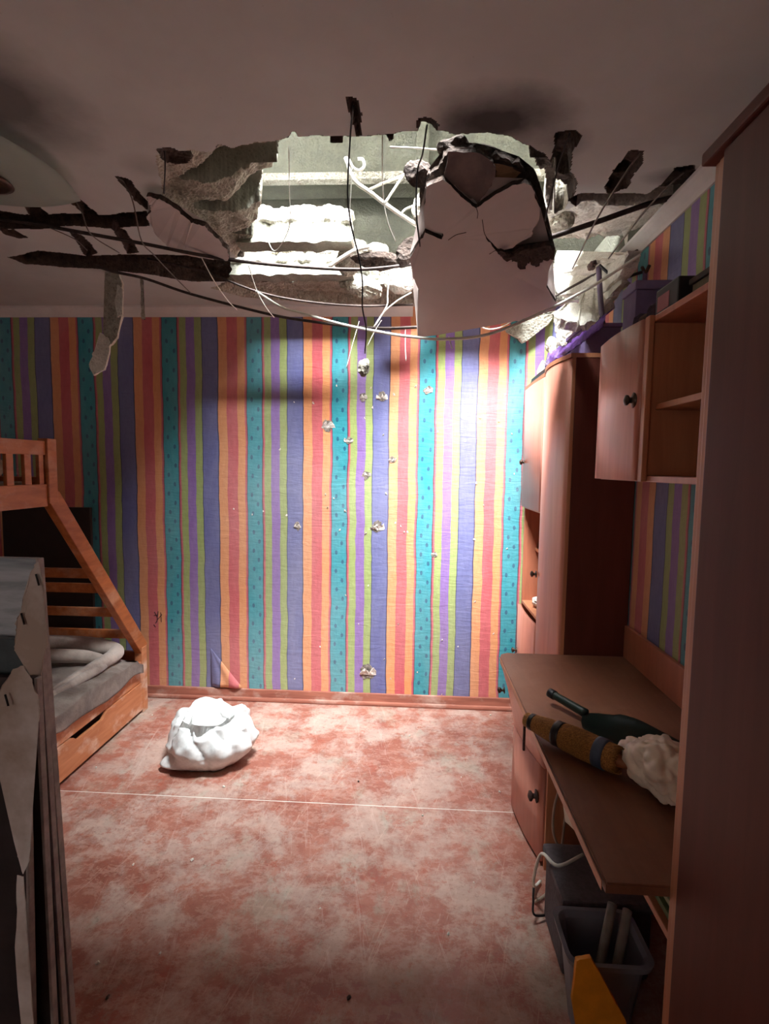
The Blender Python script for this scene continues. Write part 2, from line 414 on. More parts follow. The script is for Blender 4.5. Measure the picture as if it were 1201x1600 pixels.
for pts, d in DK: region(pts, d, 2, .010, .62)
region([(840, 345), (862, 335), (905, 320), (1060, 322), (1045, 338), (1000, 388), (960, 410), (925, 430), (840, 430)],
       lambda: .012+.10*np.clip((Y-2.25)/.45, 0, 1)+fb(X, Y, 9, 44)*.02, 3, .02)
region([(372, 430), (470, 430), (560, 430), (665, 440), (665, 476), (500, 474), (380, 464), (330, 450)], .06, 1, .02)
hole = depth*0
def cut(pts, e=1.0):
    global hole
    hole = np.maximum(hole, sdist(X, Y, cpoly(pts))+nb*e)
cut([(458, 224), (600, 218), (698, 214), (722, 250), (800, 272), (845, 320), (858, 404), (925, 412), (980, 398), (968, 420), (912, 466), (880, 474),
     (860, 470), (645, 462), (560, 452), (470, 448), (385, 438), (376, 410), (392, 395), (408, 345), (440, 290)])
cut([(772, 223), (800, 219), (832, 240), (800, 243)], .5); cut([(862, 303), (886, 314), (877, 337), (864, 332)], .5)
b = np.clip(depth, 0, .215)
bs = b.copy()
for _ in range(3):
    pb = np.pad(bs, 4, 'edge'); cs = pb.cumsum(0).cumsum(1); cs = np.pad(cs, ((1, 0), (1, 0)))
    bs = (cs[9:, 9:]-cs[:-9, 9:]-cs[9:, :-9]+cs[:-9, :-9])/81
z = b.copy()
for cy in CORES:
    dy = np.abs(Y-cy); ins = dy < CR
    hh = np.sqrt(np.clip(CR**2-dy**2, 0, None))
    open_ = ins & (bs > CZ-hh*.95-.02) & (mat != 3) & (depth > .004)
    z = np.where(open_, CZ+hh, z)
    mat = np.where(open_ & (mat == 1), 4, mat)
Z = H+z
nx, ny = X.shape; idx = np.arange(nx*ny).reshape(nx, ny)
verts = np.stack([X, Y, Z], -1).reshape(-1, 3)
q = np.stack([idx[:-1, :-1], idx[:-1, 1:], idx[1:, 1:], idx[1:, :-1]], -1).reshape(-1, 4)
hc = (hole[:-1, :-1]+hole[1:, 1:]+hole[:-1, 1:]+hole[1:, :-1]).reshape(-1)/4
mm = np.maximum.reduce([mat[:-1, :-1], mat[1:, 1:], mat[:-1, 1:], mat[1:, :-1]]).reshape(-1)
keep = hc <= 0; q = q[keep]; mm = mm[keep]
used = np.unique(q); rm = np.full(nx*ny, -1); rm[used] = np.arange(len(used)); V = verts[used]; q = rm[q]
# rim of the hole: the slab's thickness
ed = {}
for f in q:
    for a, b_ in ((f[0], f[1]), (f[1], f[2]), (f[2], f[3]), (f[3], f[0])):
        kx = (a, b_) if a < b_ else (b_, a)
        if kx in ed: del ed[kx]
        else: ed[kx] = (a, b_)
rim = [e for e in ed.values() if XL+.02 < V[e[0]][0] < XR-.004 and 1.42 < V[e[0]][1] < YB-.004]
V = [tuple(v) for v in V]; F = [tuple(f) for f in q]; FM = list(mm); top = {}
for lv in (.5, 1.0):
    new = {}
    for a, b_ in rim:
        for v in (a, b_):
            if (v, lv) not in top:
                x_, y_, z_ = V[v]; zt = z_+(H+.22-z_)*lv; s_ = noise.noise(Vector((x_*12, y_*12, lv*3)))*.035*lv
                s2 = noise.noise(Vector((x_*12+9, y_*12, lv*3)))*.035*lv
                top[(v, lv)] = len(V); V.append((x_+s_, y_+s2, zt))
    for a, b_ in rim:
        a0, b0 = (a, b_) if lv == .5 else (top[(a, .5)], top[(b_, .5)])
        F.append((b0, a0, top[(a, lv)], top[(b_, lv)])); FM.append(1)
me = bpy.data.meshes.new('ceiling'); me.from_pydata(V, [], F); me.update()
for m in ('ceiling', 'concrete', 'concrete_dark', 'plaster', 'concrete_smooth'): me.materials.append(M[m])
me.polygons.foreach_set('material_index', np.array(FM, dtype=np.int32))
me.polygons.foreach_set('use_smooth', np.array(FM) > 0)
ceil = struct(link('ceiling', me))
bm = bmesh.new()
v = [bm.verts.new(c_) for c_ in ((XL, YF, H), (XR, YF, H), (XR, 1.4, H), (XL, 1.4, H))]; bm.faces.new(v)
finish(bm, 'ceiling_near_slab', M['ceiling'], ceil)

def wallbox(name, *a, m): return struct(box(name, *a, m, None, 0))
wallbox('wall_back', XL-.15, XR+.15, YB, YB+.15, -.12, H+.02, m=M['paper_back'])
wallbox('wall_right', XR, XR+.15, YF-.15, YB-.001, -.12, H+.02, m=M['paper_side'])
wallbox('wall_left', XL-.15, XL, YF-.15, YB-.001, -.12, H+.02, m=M['paper_side'])
wallbox('wall_front', XL+.001, XR-.001, YF-.15, YF, -.12, H+.02, m=M['plaster_under'])
fl = struct(box('floor', XL, XR, YF, YB, -.12, -.0008, simple('seam_dust', S(226, 216, 206), .9, .1, 8), None, 0))
SEAM = 2.34
for (y0, y1) in ((YF, 1.12), (1.12+.001, SEAM-.003), (SEAM+.003, YB)):
    for (x0, x1) in ((XL, -1.99), (-1.986, XR)):
        if y0 < 1: continue
        box('floor_sheet', x0, x1, y0, y1, -.0008, 0, M['floor'], fl, 0)
box('floor_sheet', XL, XR, YF, 1.12, -.0008, 0, M['floor'], fl, 0)
# skirting and cornices
bb = struct(box('baseboard_back', XL, XR, YB-.018, YB, .0, .075, M['skirting'], None, .005))
box('floor_bead', XL, XR, YB-.045, YB-.0185, .0, .026, M['skirting'], bb, .009)
struct(box('baseboard_left', XL, XL+.018, YF, YB-.05, 0, .075, M['skirting'], None, .005))
def cornice(name, a, b, inn):
    a = Vector(a); b = Vector(b); inn = Vector(inn); pr = [(0, 0), (0, -.062), (.008, -.062), (.016, -.045), (.034, -.022), (.046, -.012), (.046, 0)]
    bm = bmesh.new()
    R_ = [[bm.verts.new(e+inn*u+Vector((0, 0, w))) for u, w in pr] for e in (a, b)]
    for i in range(len(pr)):
        j = (i+1) % len(pr); bm.faces.new((R_[0][i], R_[0][j], R_[1][j], R_[1][i]))
    bm.faces.new(R_[0]); bm.faces.new(R_[1][::-1]); return struct(finish(bm, name, M['white_trim']))
cornice('trim_1', (XL, YB, H), (-.02, YB, H), (0, -1, 0))
cornice('trim_2', (XR, YF, H), (XR, 2.86, H), (-1, 0, 0))
cornice('trim_3', (.30, YB, H-.004), (.66, YB, H-.03), (0, -1, 0))

# the storey above, seen through the hole, with unseen parts that shape the light
up = struct(box('roof_beam', -3.2, 1.9, 3.52, 3.75, 3.42, 4.15, M['roof_grey'], None, .01))
box('ledge', -3.2, 1.9, 3.46, 3.53, 3.40, 3.445, M['concrete'], up, .006)
struct(box('roof_wall_far', -3.3, 2.0, 4.1, 4.25, 2.6, 5.0, M['roof_grey'], None, 0))
struct(box('roof_wall_near', -3.3, 2.0, -1.35, -1.2, 2.85, 5.0, M['roof_grey'], None, 0))
struct(box('roof_wall_side', -3.45, -3.3, -1.35, 4.25, 2.6, 5.0, M['roof_grey'], None, 0))
struct(box('roof_wall_end', 1.95, 2.1, -1.35, 4.25, 2.6, 5.0, M['roof_grey'], None, 0))
struct(box('roof_floor_ledge', XL-.6, 2.0, YB, 4.1, 2.62, 2.80, M['roof_grey'], None, 0))
struct(box('roof_floor_side', XR, 2.0, -1.3, YB, 2.62, 2.80, M['roof_grey'], None, 0))
struct(box('beam_light_block', -3.3, 1.95, 2.45, 2.6, 3.75, 4.62, M['roof_grey'], None, .01))  # unseen block added to keep sky light off the roof beam
struct(box('roof_post', -.02, .06, 3.40, 3.47, 2.82, 4.6, M['roof_grey'], None, .006))
# unseen roof slabs, their opening shaped to steer daylight onto floor and wall
struct(box('roof_light_mask', -3.3, 2.0, -1.2, .7, 4.62, 4.8, M['roof_grey'], None, .01))
struct(box('roof_light_mask', -3.3, -.8, .7, 1.9, 4.62, 4.8, M['roof_grey'], None, .01))
struct(box('roof_light_mask', 0.9, 2.0, .7, 1.9, 4.62, 4.8, M['roof_grey'], None, .01))
struct(box('roof_light_mask', -3.3, 2.0, 1.9, 4.1, 4.62, 4.8, M['roof_grey'], None, .01))

# broken webs of the hollow slab standing in the hole
def rib(x0, x1, y, z0, z1, seed, th=.05):
    bm = bmesh.new(); nx_, nz_ = 90, 20; g = []
    for side in (0, 1):
        G = []
        for i in range(nx_+1):
            u = i/nx_; r_ = []
            for j in range(nz_+1):
                v_ = j/nz_; x = x0+(x1-x0)*u
                ztop = z1+.012*noise.noise(Vector((x*7, seed, 0)))+.010*noise.noise(Vector((x*45, seed, 2)))-.02*max(0, u-.9)*10
                z_ = z0+.012*noise.noise(Vector((x*16, seed+5, 0)))+(ztop-z0)*v_
                t = th*(.35+1.6*(abs(v_-.45))**1.6*1.6)
                if v_ > .5: t = th*.62+.010*noise.noise(Vector((x*14, z_*20, seed+side)))+.009*noise.noise(Vector((x*70, z_*70, seed+side)))+.004*noise.noise(Vector((x*160, z_*160, seed)))
                g0 = y+(-t if side == 0 else t)
                if v_ > .5: g0 += (v_-.5)*.14
                xx = x+(.03*noise.noise(Vector((z_*20, seed, 3))) if i in (0, nx_) else 0)
                r_.append(bm.verts.new((xx, g0, z_)))
            G.append(r_)
        g.append(G)
    A, B = g
    for i in range(nx_):
        for j in range(nz_):
            f = bm.faces.new((A[i][j], A[i+1][j], A[i+1][j+1], A[i][j+1])); f.material_index = 1 if j > 9 else 0
            f = bm.faces.new((B[i][j+1], B[i+1][j+1], B[i+1][j], B[i][j])); f.material_index = 1 if j > 9 else 0
        f = bm.faces.new((A[i][nz_], A[i+1][nz_], B[i+1][nz_], B[i][nz_])); f.material_index = 1
        f = bm.faces.new((B[i][0], B[i+1][0], A[i+1][0], A[i][0]))
    for i in (0, nx_):
        for j in range(nz_): f = bm.faces.new((A[i][j], A[i][j+1], B[i][j+1], B[i][j])); f.material_index = 1
    return finish(bm, 'concrete_web', [M['concrete_smooth'], M['plaster']], ceil)
rib(-.83, -.30, 2.50, 2.60, 2.80, 3)
rib(-1.0, -.34, 2.90, 2.60, 2.745, 8)
rib(-.28, .05, 3.04, 2.60, 2.68, 12, .04)
# slab piece added to shade the upper wall, then lumps caught in the hole
slab('wall_shade_slab', [(.04, 3.02, 2.72), (.30, 3.06, 2.72), (.52, 3.0, 2.72), (.66, 3.10, 2.72), (.66, 3.40, 2.72), (.04, 3.40, 2.72)], .12, M['concrete'], ceil, .03, 3, (0, 0, 1), None, 44)
def lump(px, py, y, r, seed, m='plaster', rot=.3, label=None, name='concrete_chunk'):
    o = rock(name, aty(px, py, y), r, M[m], None, seed, 3, rot, .45)
    return o
tag(lump(548, 398, 2.62, (.115, .07, .075), 5, 'concrete', -.7), 'large pale concrete chunk wedged between the slab webs inside the ceiling hole', 'rubble', 'concrete chunks caught in the hole')
tag(lump(590, 392, 2.66, (.06, .05, .05), 9, 'plaster', .6), 'small white lump beside the large concrete chunk in the hole', 'rubble', 'concrete chunks caught in the hole')
tag(lump(622, 443, 2.9, (.085, .06, .062), 14, 'plaster', .2), 'bright white lump at the left edge of the hanging slab, just above the wallpaper', 'rubble', 'concrete chunks caught in the hole')
tag(lump(586, 408, 2.5, (.13, .05, .045), 21, 'concrete_dark', .05), 'dark sooty lump under the small white lump beside the hanging slab', 'rubble', 'concrete chunks caught in the hole')
tag(lump(560, 446, 2.98, (.15, .05, .06), 24, 'concrete', .25), 'long beige broken lump lying at the far rim of the hole', 'rubble', 'concrete chunks caught in the hole')
tag(lump(637, 395, 2.3, (.05, .06, .07), 27, 'concrete_dark', .8), 'dark crumbled lump stuck to the left side of the hanging slab', 'rubble', 'concrete chunks caught in the hole')
tag(lump(657, 330, 2.15, (.035, .05, .075), 31, 'concrete', .1), 'pale narrow lump at the upper left edge of the hanging slab', 'rubble', 'concrete chunks caught in the hole')
tag(lump(652, 272, 1.92, (.05, .04, .05), 34, 'concrete_dark', .5), 'dark pointed lump beneath the second black wire above the hanging slab', 'rubble', 'concrete chunks caught in the hole')
tag(lump(712, 232, 1.86, (.07, .05, .035), 37, 'concrete_dark', .1), 'dark ragged lump over the top of the hanging slab', 'rubble', 'concrete chunks caught in the hole')
tag(lump(760, 240, 1.9, (.085, .05, .03), 38, 'concrete_dark', .3), 'broad sooty lump above the grey patch of the hanging slab', 'rubble', 'concrete chunks caught in the hole')
tag(lump(878, 348, 2.3, (.05, .06, .045), 41, 'concrete', .3), 'grey lump at the right end of the hanging slab below the thick rebar hole', 'rubble', 'concrete chunks caught in the hole')

# the big slab skin that hangs in front of the hole, in a plane tipped down towards the far wall
def tip(px, py, k=.55, y0=1.8, z0=2.60):
    d = ray(px, py); t = (z0+k*y0-EYE)/(d.z+k*d.y); return Vector((0, 0, EYE))+d*t
hang = thing('hanging_slab', 'large pinkish white slab of ceiling plaster hanging in front of the hole, cracked at top', 'ceiling fragment', tip(755, 400))
nr = Vector((0, .55, 1)).normalized()
main = [(666, 288), (692, 277), (712, 296), (730, 312), (744, 322), (750, 318), (775, 300), (800, 286), (818, 282), (830, 288), (835, 305), (843, 322), (840, 345), (832, 355), (830, 366),
        (818, 372), (800, 384), (782, 388), (764, 372), (758, 365), (765, 376), (780, 395), (800, 400), (812, 410), (830, 398), (862, 396), (864, 405), (856, 420), (853, 445), (868, 470),
        (866, 482), (800, 500), (715, 515), (652, 525), (654, 450), (645, 430), (640, 400), (658, 370), (664, 360), (690, 371), (692, 362), (663, 352), (662, 320)]
slab('slab_face', [tip(x, y) for x, y in main], .022, M['plaster_under'], hang, .003, 2, nr, M['concrete_dark'], 5)
gp = [(700, 240), (744, 240), (770, 256), (775, 268), (768, 292), (752, 312), (747, 322), (735, 312), (715, 296), (694, 278), (698, 258)]
slab('bare_patch', [tip(x, y)+nr*.018 for x, y in gp], .02, M['plaster_grey'], hang, .004, 2, nr, M['concrete_dark'], 6)
gp = [(772, 262), (800, 268), (815, 276), (806, 284), (778, 299), (762, 308), (754, 312), (770, 292), (776, 272)]
slab('brown_patch', [tip(x, y)+nr*.03 for x, y in gp], .02, simple('ochre_plaster', S(140, 110, 80), .9, .15, 14, .4), hang, .004, 2, nr, M['concrete_dark'], 7)
cr = [(668, 283), (690, 262), (702, 240), (770, 250), (812, 262), (838, 285), (850, 320), (846, 360), (862, 380), (868, 400), (830, 410), (800, 405), (768, 385), (700, 365), (655, 372), (657, 300)]
slab('sooty_backing', [tip(x, y)+nr*.045 for x, y in cr], .03, M['concrete_dark'], hang, .012, 3, nr, None, 8)
slab('torn_lip', [tip(x, y)-nr*.012 for x, y in [(777, 386), (800, 392), (830, 382), (862, 376), (866, 398), (846, 402), (838, 412), (826, 400), (815, 415), (806, 400), (790, 402)]], .02, M['concrete_dark'], hang, .01, 3, nr, None, 9)
for pts in ([(744, 322), (746, 330), (745, 338)], [(700, 372), (712, 364), (728, 360)], [(753, 340), (756, 360), (760, 368)], [(764, 394), (775, 388), (790, 392)]):
    tube('crack', [tip(x, y)-nr*.0112 for x, y in pts], .0012, M['concrete_dark'], hang, 5, 4)
tag(slab('hanging_ceiling_flake', [at(x, y, 2, H-.012-.11*(x-225)/135) for x, y in
     [(230, 303), (250, 306), (275, 322), (300, 345), (322, 352), (345, 375), (357, 388), (358, 404), (330, 402), (300, 398), (265, 388), (242, 362), (230, 335), (236, 318)]],
     .018, M['plaster_under'], None, .006, 3, None, M['concrete_dark'], 11), 'pinkish white ceiling flake drooping beside the broken core openings, left of the hole', 'ceiling fragment')
tag(slab('hanging_corner_flake', [aty(x, y, 3.36) for x, y in [(790, 514), (846, 492), (868, 486), (858, 505), (838, 520), (815, 536), (800, 524)]], .03, M['concrete'], None, .01, 3, None, M['plaster'], 12),
    'ragged beige plaster piece hanging at the back wall below the white cable', 'ceiling fragment')
strip = thing('hanging_plaster_strip', 'long white plaster strip dangling in front of the wallpaper at the left', 'ceiling fragment', aty(172, 430, 2.81))
slab('plaster_sliver', [aty(x, y, 2.81) for x, y in [(165, 424), (187, 428), (192, 450), (190, 480), (192, 495), (184, 528), (173, 540), (163, 520), (166, 470)]], .018, M['concrete'], strip, .006, 3, None, M['plaster'], 13)
slab('plaster_sliver', [aty(x, y, 2.80) for x, y in [(157, 520), (170, 528), (172, 542), (164, 578), (147, 587), (141, 570), (150, 546)]], .016, M['plaster'], strip, .006, 3, None, M['plaster'], 14)
slab('plaster_sliver', [aty(x, y, 2.79) for x, y in [(184, 445), (193, 455), (192, 492), (184, 496), (180, 470)]], .01, M['plaster'], strip, .004, 3, None, M['plaster'], 15)
tag(slab('hanging_plaster_thread', [aty(x, y, 2.81) for x, y in [(219, 434), (224, 438), (225, 475), (227, 499), (221, 498), (220, 470)]], .006, M['concrete'], None, .003, 3, None, M['concrete_dark'], 16),
    'thin beige sliver hanging right of the long plaster strip', 'ceiling fragment')
ch = thing('hanging_plaster_lump', 'small lump of plaster hanging on a black wire before the wallpaper', 'ceiling fragment', aty(569, 572, 2.1))
rock('lump', aty(569, 574, 2.1), (.026, .02, .04), M['concrete'], ch, 51, 3, .2, .5)

# ================================================================ BARS, WIRES AND CABLES
def run(name, pts, r, m, label, cat, group=None, seg=8, n=6):
    P = [(aty(x, y, d) if d > 0 else at(x, y, 2, H-.004)) for x, y, d in pts]
    return tag(tube(name, P, r, M[m], None, seg, n), label, cat, group)
G1 = 'steel bars hanging out of the broken ceiling'; G2 = 'thin wires hanging from the ceiling'; G3 = 'white cables in the hole'
run('rebar', [(-40, 330, 2.19), (0, 342, 2.19), (56, 350, 2.2), (120, 362, 2.22), (225, 381, 2.26), (300, 396, 2.3), (375, 408, 2.34), (470, 417, 2.38), (565, 421, 2.4), (655, 412, 2.42)], .0075, 'steel',
    'long black rebar sweeping from the left edge under the ceiling to the hanging slab', 'rebar', G1)
run('rebar', [(150, 416, 2.60), (180, 425, 2.62), (229, 436, 2.68), (300, 460, 2.72), (425, 492, 2.7), (500, 504, 2.68), (550, 510, 2.64), (600, 513, 2.6), (655, 511, 2.55)], .0072, 'steel',
    'lower long rebar sagging across the top of the striped wall to the slab bottom', 'rebar', G1)
run('rebar', [(230, 404, 2.75), (320, 425, 2.8), (400, 455, 2.85), (470, 470, 2.9), (560, 478, 2.95), (645, 476, 3.0)], .006, 'steel', 'thin dark rebar along the far rim of the hole, just above the wallpaper', 'rebar', G1)
run('rebar', [(782, 392, 2.2), (830, 380, 2.2), (856, 372, 2.2), (929, 348, 2.18), (1015, 318, 2.14), (1072, 304, 2.1)], .0105, 'steel', 'thick black rebar running from the slab notch up to the cornice at the right', 'rebar', G1)
run('rebar', [(855, 470, 2.75), (890, 450, 2.7), (932, 427, 2.6), (995, 392, 2.22)], .006, 'steel', 'short dark rebar crossing the bright gap above the tall cupboard', 'rebar', G1)
run('cable', [(400, 455, 2.78), (440, 480, 2.76), (470, 489, 2.7), (540, 508, 2.55), (600, 520, 2.42), (640, 526, 2.36), (696, 530, 2.33), (764, 522, 2.32), (842, 490, 2.32), (900, 461, 2.33), (940, 438, 2.28), (1000, 398, 2.18)], .0062, 'dusty_wire',
    'long white cable sagging under the bottom edge of the hanging slab', 'cable', G3)
q3 = lambda x, y: (380+x/3.753, 180+y/3.753)
def c3(L, r, m, label, cat, group, y): run('cable' if cat == 'cable' else 'wire', [(*q3(x, yy), y) for x, yy in L], r, m, label, cat, group)
c3([(600, 250), (650, 380), (740, 450), (830, 520), (930, 590), (1015, 645)], .0085, 'dusty_wire', 'thick white cable slanting down through the hole to the slab', 'cable', G3, 2.25)
c3([(618, 262), (645, 310), (680, 325), (708, 300), (700, 262), (672, 256)], .006, 'dusty_wire', 'white cable bent into a small hook at the top of the hole', 'cable', G3, 2.24)
c3([(738, 437), (820, 400), (945, 346), (985, 270)], .005, 'dusty_wire', 'thin white branch rising right from the middle of the slanting cable', 'cable', G3, 2.23)
c3([(828, 520), (880, 440), (932, 360)], .005, 'dusty_wire', 'short white branch crossing up from the slanting cable to the thin branch', 'cable', G3, 2.22)
c3([(925, 580), (950, 552), (1000, 530)], .004, 'dusty_wire', 'tiny white branch near the lower end of the slanting cable', 'cable', G3, 2.23)
c3([(860, 187), (1000, 193), (1180, 207)], .003, 'dusty_wire', 'thin white wire stretched flat across the top of the hole', 'wire', G3, 1.95)
c3([(500, 890), (580, 835), (660, 790), (740, 770)], .009, 'dusty_wire', 'stiff white wire standing out beside the large concrete chunk', 'wire', G3, 2.45)
c3([(335, 828), (380, 850), (450, 855)], .003, 'dusty_wire', 'short curled white wire below the first broken web', 'wire', G3, 2.42)
c3([(850, 985), (845, 1060), (840, 1120), (770, 1240)], .0035, 'dusty_wire', 'white wire dangling down from the bright white lump', 'wire', G3, 2.8)
c3([(985, 1040), (900, 1090), (820, 1160), (760, 1250)], .0035, 'dusty_wire', 'second white wire crossing left below the bright white lump', 'wire', G3, 2.82)
def w(L, r, label, m='wire', g=G2): run('wire', L, r, m, label, 'wire', g, 6)
w([(552, 165, 0), (547, 215, 1.66), (543, 300, 1.75), (548, 350, 1.8), (560, 400, 1.85), (566, 440, 1.9), (566, 480, 1.95), (572, 515, 2.0), (570, 552, 2.08)], .0028, 'longest black wire hanging from the topmost crack to the small plaster lump', 'black')
w([(667, 195, 0), (660, 240, 1.72), (652, 268, 1.78), (650, 330, 1.85), (656, 385, 1.95)], .003, 'black wire hanging beside the upper left edge of the slab', 'black')
w([(451, 228, 0), (452, 300, 1.85), (453, 345, 1.95), (445, 372, 2.0), (428, 392, 2.05), (414, 366, 2.1)], .0016, 'thin pale wire with a V bend in front of the first broken web', 'dusty_wire')
w([(597, 211, 0), (598, 300, 1.85), (605, 345, 1.9), (618, 378, 1.95)], .0018, 'thin pale wire right of the small hook in the hole', 'dusty_wire')
w([(550, 256, 1.9), (547, 320, 1.95), (546, 360, 2.0)], .0015, 'thin pale wire close behind the longest black wire', 'dusty_wire')
w([(102, 295, 0), (112, 304, 1.97), (128, 332, 1.99), (143, 367, 2.05), (186, 395, 2.3)], .0025, 'thin dark wire from the second slanted crack right of the glass lamp')
w([(185, 278, 0), (195, 287, 1.96), (208, 317, 1.98), (221, 376, 2.1), (240, 398, 2.3), (268, 428, 2.5), (298, 458, 2.69)], .0026, 'thin wire from the hooked crack down to the lower long rebar')
w([(78, 356, 2.19), (117, 374, 2.3), (136, 391, 2.5)], .0022, 'short thin wire curving below the long rebar near the glass lamp')
w([(257, 236, 0), (258, 262, 1.76), (256, 302, 1.84)], .003, 'short straight black wire at the left corner of the hole', 'black')
w([(315, 403, 2.3), (335, 440, 2.4), (356, 470, 2.55), (370, 484, 2.66)], .0022, 'pale thin wire from the drooping flake to the lower rebar', 'dusty_wire')
w([(388, 414, 2.33), (400, 452, 2.45), (415, 480, 2.55), (428, 496, 2.64)], .0022, 'pale thin wire between the two rebars left of the hole centre', 'dusty_wire')
w([(890, 208, 0), (875, 250, 1.78), (859, 310, 1.9), (851, 345, 2.0)], .0032, 'black wire in the sooty crack above the slab, right side', 'black')
w([(1000, 240, 0), (980, 266, 1.86), (933, 341, 2.05), (894, 420, 2.35)], .0032, 'dark wire from the middle right crack crossing the thick rebar')
w([(1068, 270, 0), (1050, 285, 1.95), (1008, 329, 2.1), (950, 404, 2.4)], .0032, 'dark wire from the crack nearest the cornice')
w([(561, 502, 2.6), (550, 540, 2.6), (541, 575, 2.6)], .0018, 'thin white tail hanging left of the black wire', 'dusty_wire')
w([(596, 500, 2.6), (584, 520, 2.6), (574, 540, 2.6)], .0018, 'thin white tail slanting down right of the black wire', 'dusty_wire')
w([(633, 512, 2.57), (633, 540, 2.57), (634, 564, 2.57)], .0022, 'straight white tail left of the slab bottom corner', 'dusty_wire')
w([(701, 526, 2.34), (703, 534, 2.34), (706, 545, 2.34)], .003, 'short white tail under the middle of the slab bottom', 'dusty_wire')
w([(740, 504, 2.6), (760, 514, 2.9), (780, 512, 3.2), (800, 502, 3.3), (815, 498, 3.32)], .0035, 'white wire loop behind the slab bottom edge', 'dusty_wire')

# ================================================================ CEILING LAMP
lc = at(-18, 284, 2, 2.52)
lamp = thing('ceiling_lamp', 'ceiling lamp with a frosted rounded glass shade at the upper left', 'lamp', (lc.x, lc.y, H))
bm = bmesh.new(); G = []
nn = 30; a_ = .235
for i in range(nn+1):
    row = []
    for j in range(nn+1):
        u, v = i/nn*2-1, j/nn*2-1
        # rounded-square outline, upturned rim
        l = (abs(u)**2+abs(v)**2)**.5; mx = max(abs(u), abs(v), 1e-6); s = mx/max(l, 1e-6); s = s**.55
        rr = mx
        row.append(bm.verts.new((lc.x+u*a_*s, lc.y+v*a_*s, 2.515+.035*rr**2.2)))
    G.append(row)
for i in range(nn):
    for j in range(nn): bm.faces.new((G[i][j], G[i+1][j], G[i+1][j+1], G[i][j+1]))
bmesh.ops.solidify(bm, geom=bm.faces[:], thickness=.005)
finish(bm, 'glass_shade', M['glass_white'], lamp, True)
lathe('rosette', [(.075, 0), (.08, .006), (.062, .012), (.05, .006), (.03, .008), (.02, .02), (.008, .024)], (lc.x+.005, lc.y-.02, 2.514), (0, 0, -1), M['knob'], lamp, 28)
lathe('ceiling_rose', [(.06, 0), (.06, .05), (.05, .07)], (lc.x, lc.y, 2.598), (0, 0, -1), M['white_trim'], lamp)

# ================================================================ WALL DAMAGE (pieces of the back wall)
wb = bpy.data.objects['wall_back']
def chip(px, py, s, seed, big=0):
    rs = random.Random(seed); c = aty(px, py, YB)
    if big:
        P = []
        n = 9
        for i in range(n):
            a = 2*PI*i/n; r = s*rs.uniform(.6, 1.15)
            P.append(Vector((c.x+math.cos(a)*r, YB-.0015, c.z+math.sin(a)*r*1.1)))
        slab('exposed_plaster', P, .003, M['chip_hole'], wb, s*.25, 2, (0, 1, 0), None, seed)
    k_ = 3 if big else 1
    for i in range(k_):
        w_ = s*rs.uniform(.5, .9); h_ = s*rs.uniform(.8, 1.3); ox = (i-(k_-1)/2)*s*.7; bz = c.z-s*.35
        base = Vector((c.x+ox, YB-.001, bz)); tilt = rs.uniform(.25, .5); lean = rs.uniform(-.5, .5)*s
        # flap hinged at its bottom, torn tip curling out into the room
        pts = [base+Vector((-w_*.5, 0, 0)), base+Vector((w_*.5, 0, 0)),
               base+Vector((w_*.45+lean*.5, -h_*tilt*.6, h_*.5)), base+Vector((w_*rs.uniform(-.1, .3)+lean, -h_*tilt, h_*.9)), base+Vector((-w_*.4+lean*.5, -h_*tilt*.7, h_*.45))]
        slab('wallpaper_flap', pts, .0025, M['chip'], wb, s*.12, 2, None, None, seed+i*7, warp=1)
z6 = lambda x, y: (380+x/2.7295, 500+y/2.73)
for i, (x, y, s) in enumerate([(512, 330, .035), (593, 330, .042), (362, 450, .055), (450, 515, .032), (788, 300, .035), (635, 598, .028), (525, 660, .035), (230, 880, .032), (568, 885, .055), (815, 1000, .024)]):
    chip(*z6(x, y), s*.78, 100+i, 1)
for i, (x, y) in enumerate([(218, 350), (398, 280), (643, 318), (518, 420), (610, 740), (350, 745), (358, 800), (435, 815), (1115, 318), (1090, 430), (1145, 487), (945, 517), (995, 697), (1155, 655), (648, 865),
                            (672, 880), (686, 905), (985, 935), (1025, 790), (184, 832), (386, 760), (828, 475), (1010, 415), (38, 830), (85, 815), (595, 490), (550, 375), (300, 355), (700, 905), (410, 895), (1122, 975), (520, 912), (155, 552), (543, 290), (733, 285), (1197, 565)]):
    chip(*z6(x, y), .012+.006*((i*7) % 5)/5, 200+i)
for i, (x, y) in enumerate([(652, 1050), (690, 1085), (742, 940), (770, 990), (622, 975), (540, 930), (575, 915), (560, 975), (600, 1030), (460, 1060), (500, 1010), (365, 795), (610, 1060), (690, 1000), (715, 1010)]):
    chip(x, y, .012, 300+i)
chip(574, 1050, .05, 401, 1)
# sheet of paper peeling off near the skirting
bm = bmesh.new(); G = []
pa, pb = aty(327, 1012, YB), aty(378, 1090, YB)
for i in range(15):
    row = []
    for j in range(11):
        u, v = i/14, j/10
        row.append(bm.verts.new((pa.x+.01+(pb.x-pa.x)*v*u, YB-.003-.03*v*math.sin(u*PI*.85)*(1+.3*math.sin(u*9)), pa.z+(.085-pa.z)*v)))
    G.append(row)
for i in range(14):
    for j in range(10): bm.faces.new((G[i][j], G[i+1][j], G[i+1][j+1], G[i][j+1]))
bmesh.ops.remove_doubles(bm, verts=bm.verts, dist=.0005)
bmesh.ops.solidify(bm, geom=bm.faces[:], thickness=.0012)
o = finish(bm, 'peeling_wallpaper', M['paper_back'], wb, True); o['label'] = 'loose lower corner of striped wallpaper peeling off the wall'
k = simple('marker_ink', S(52, 22, 30), .6, .1)
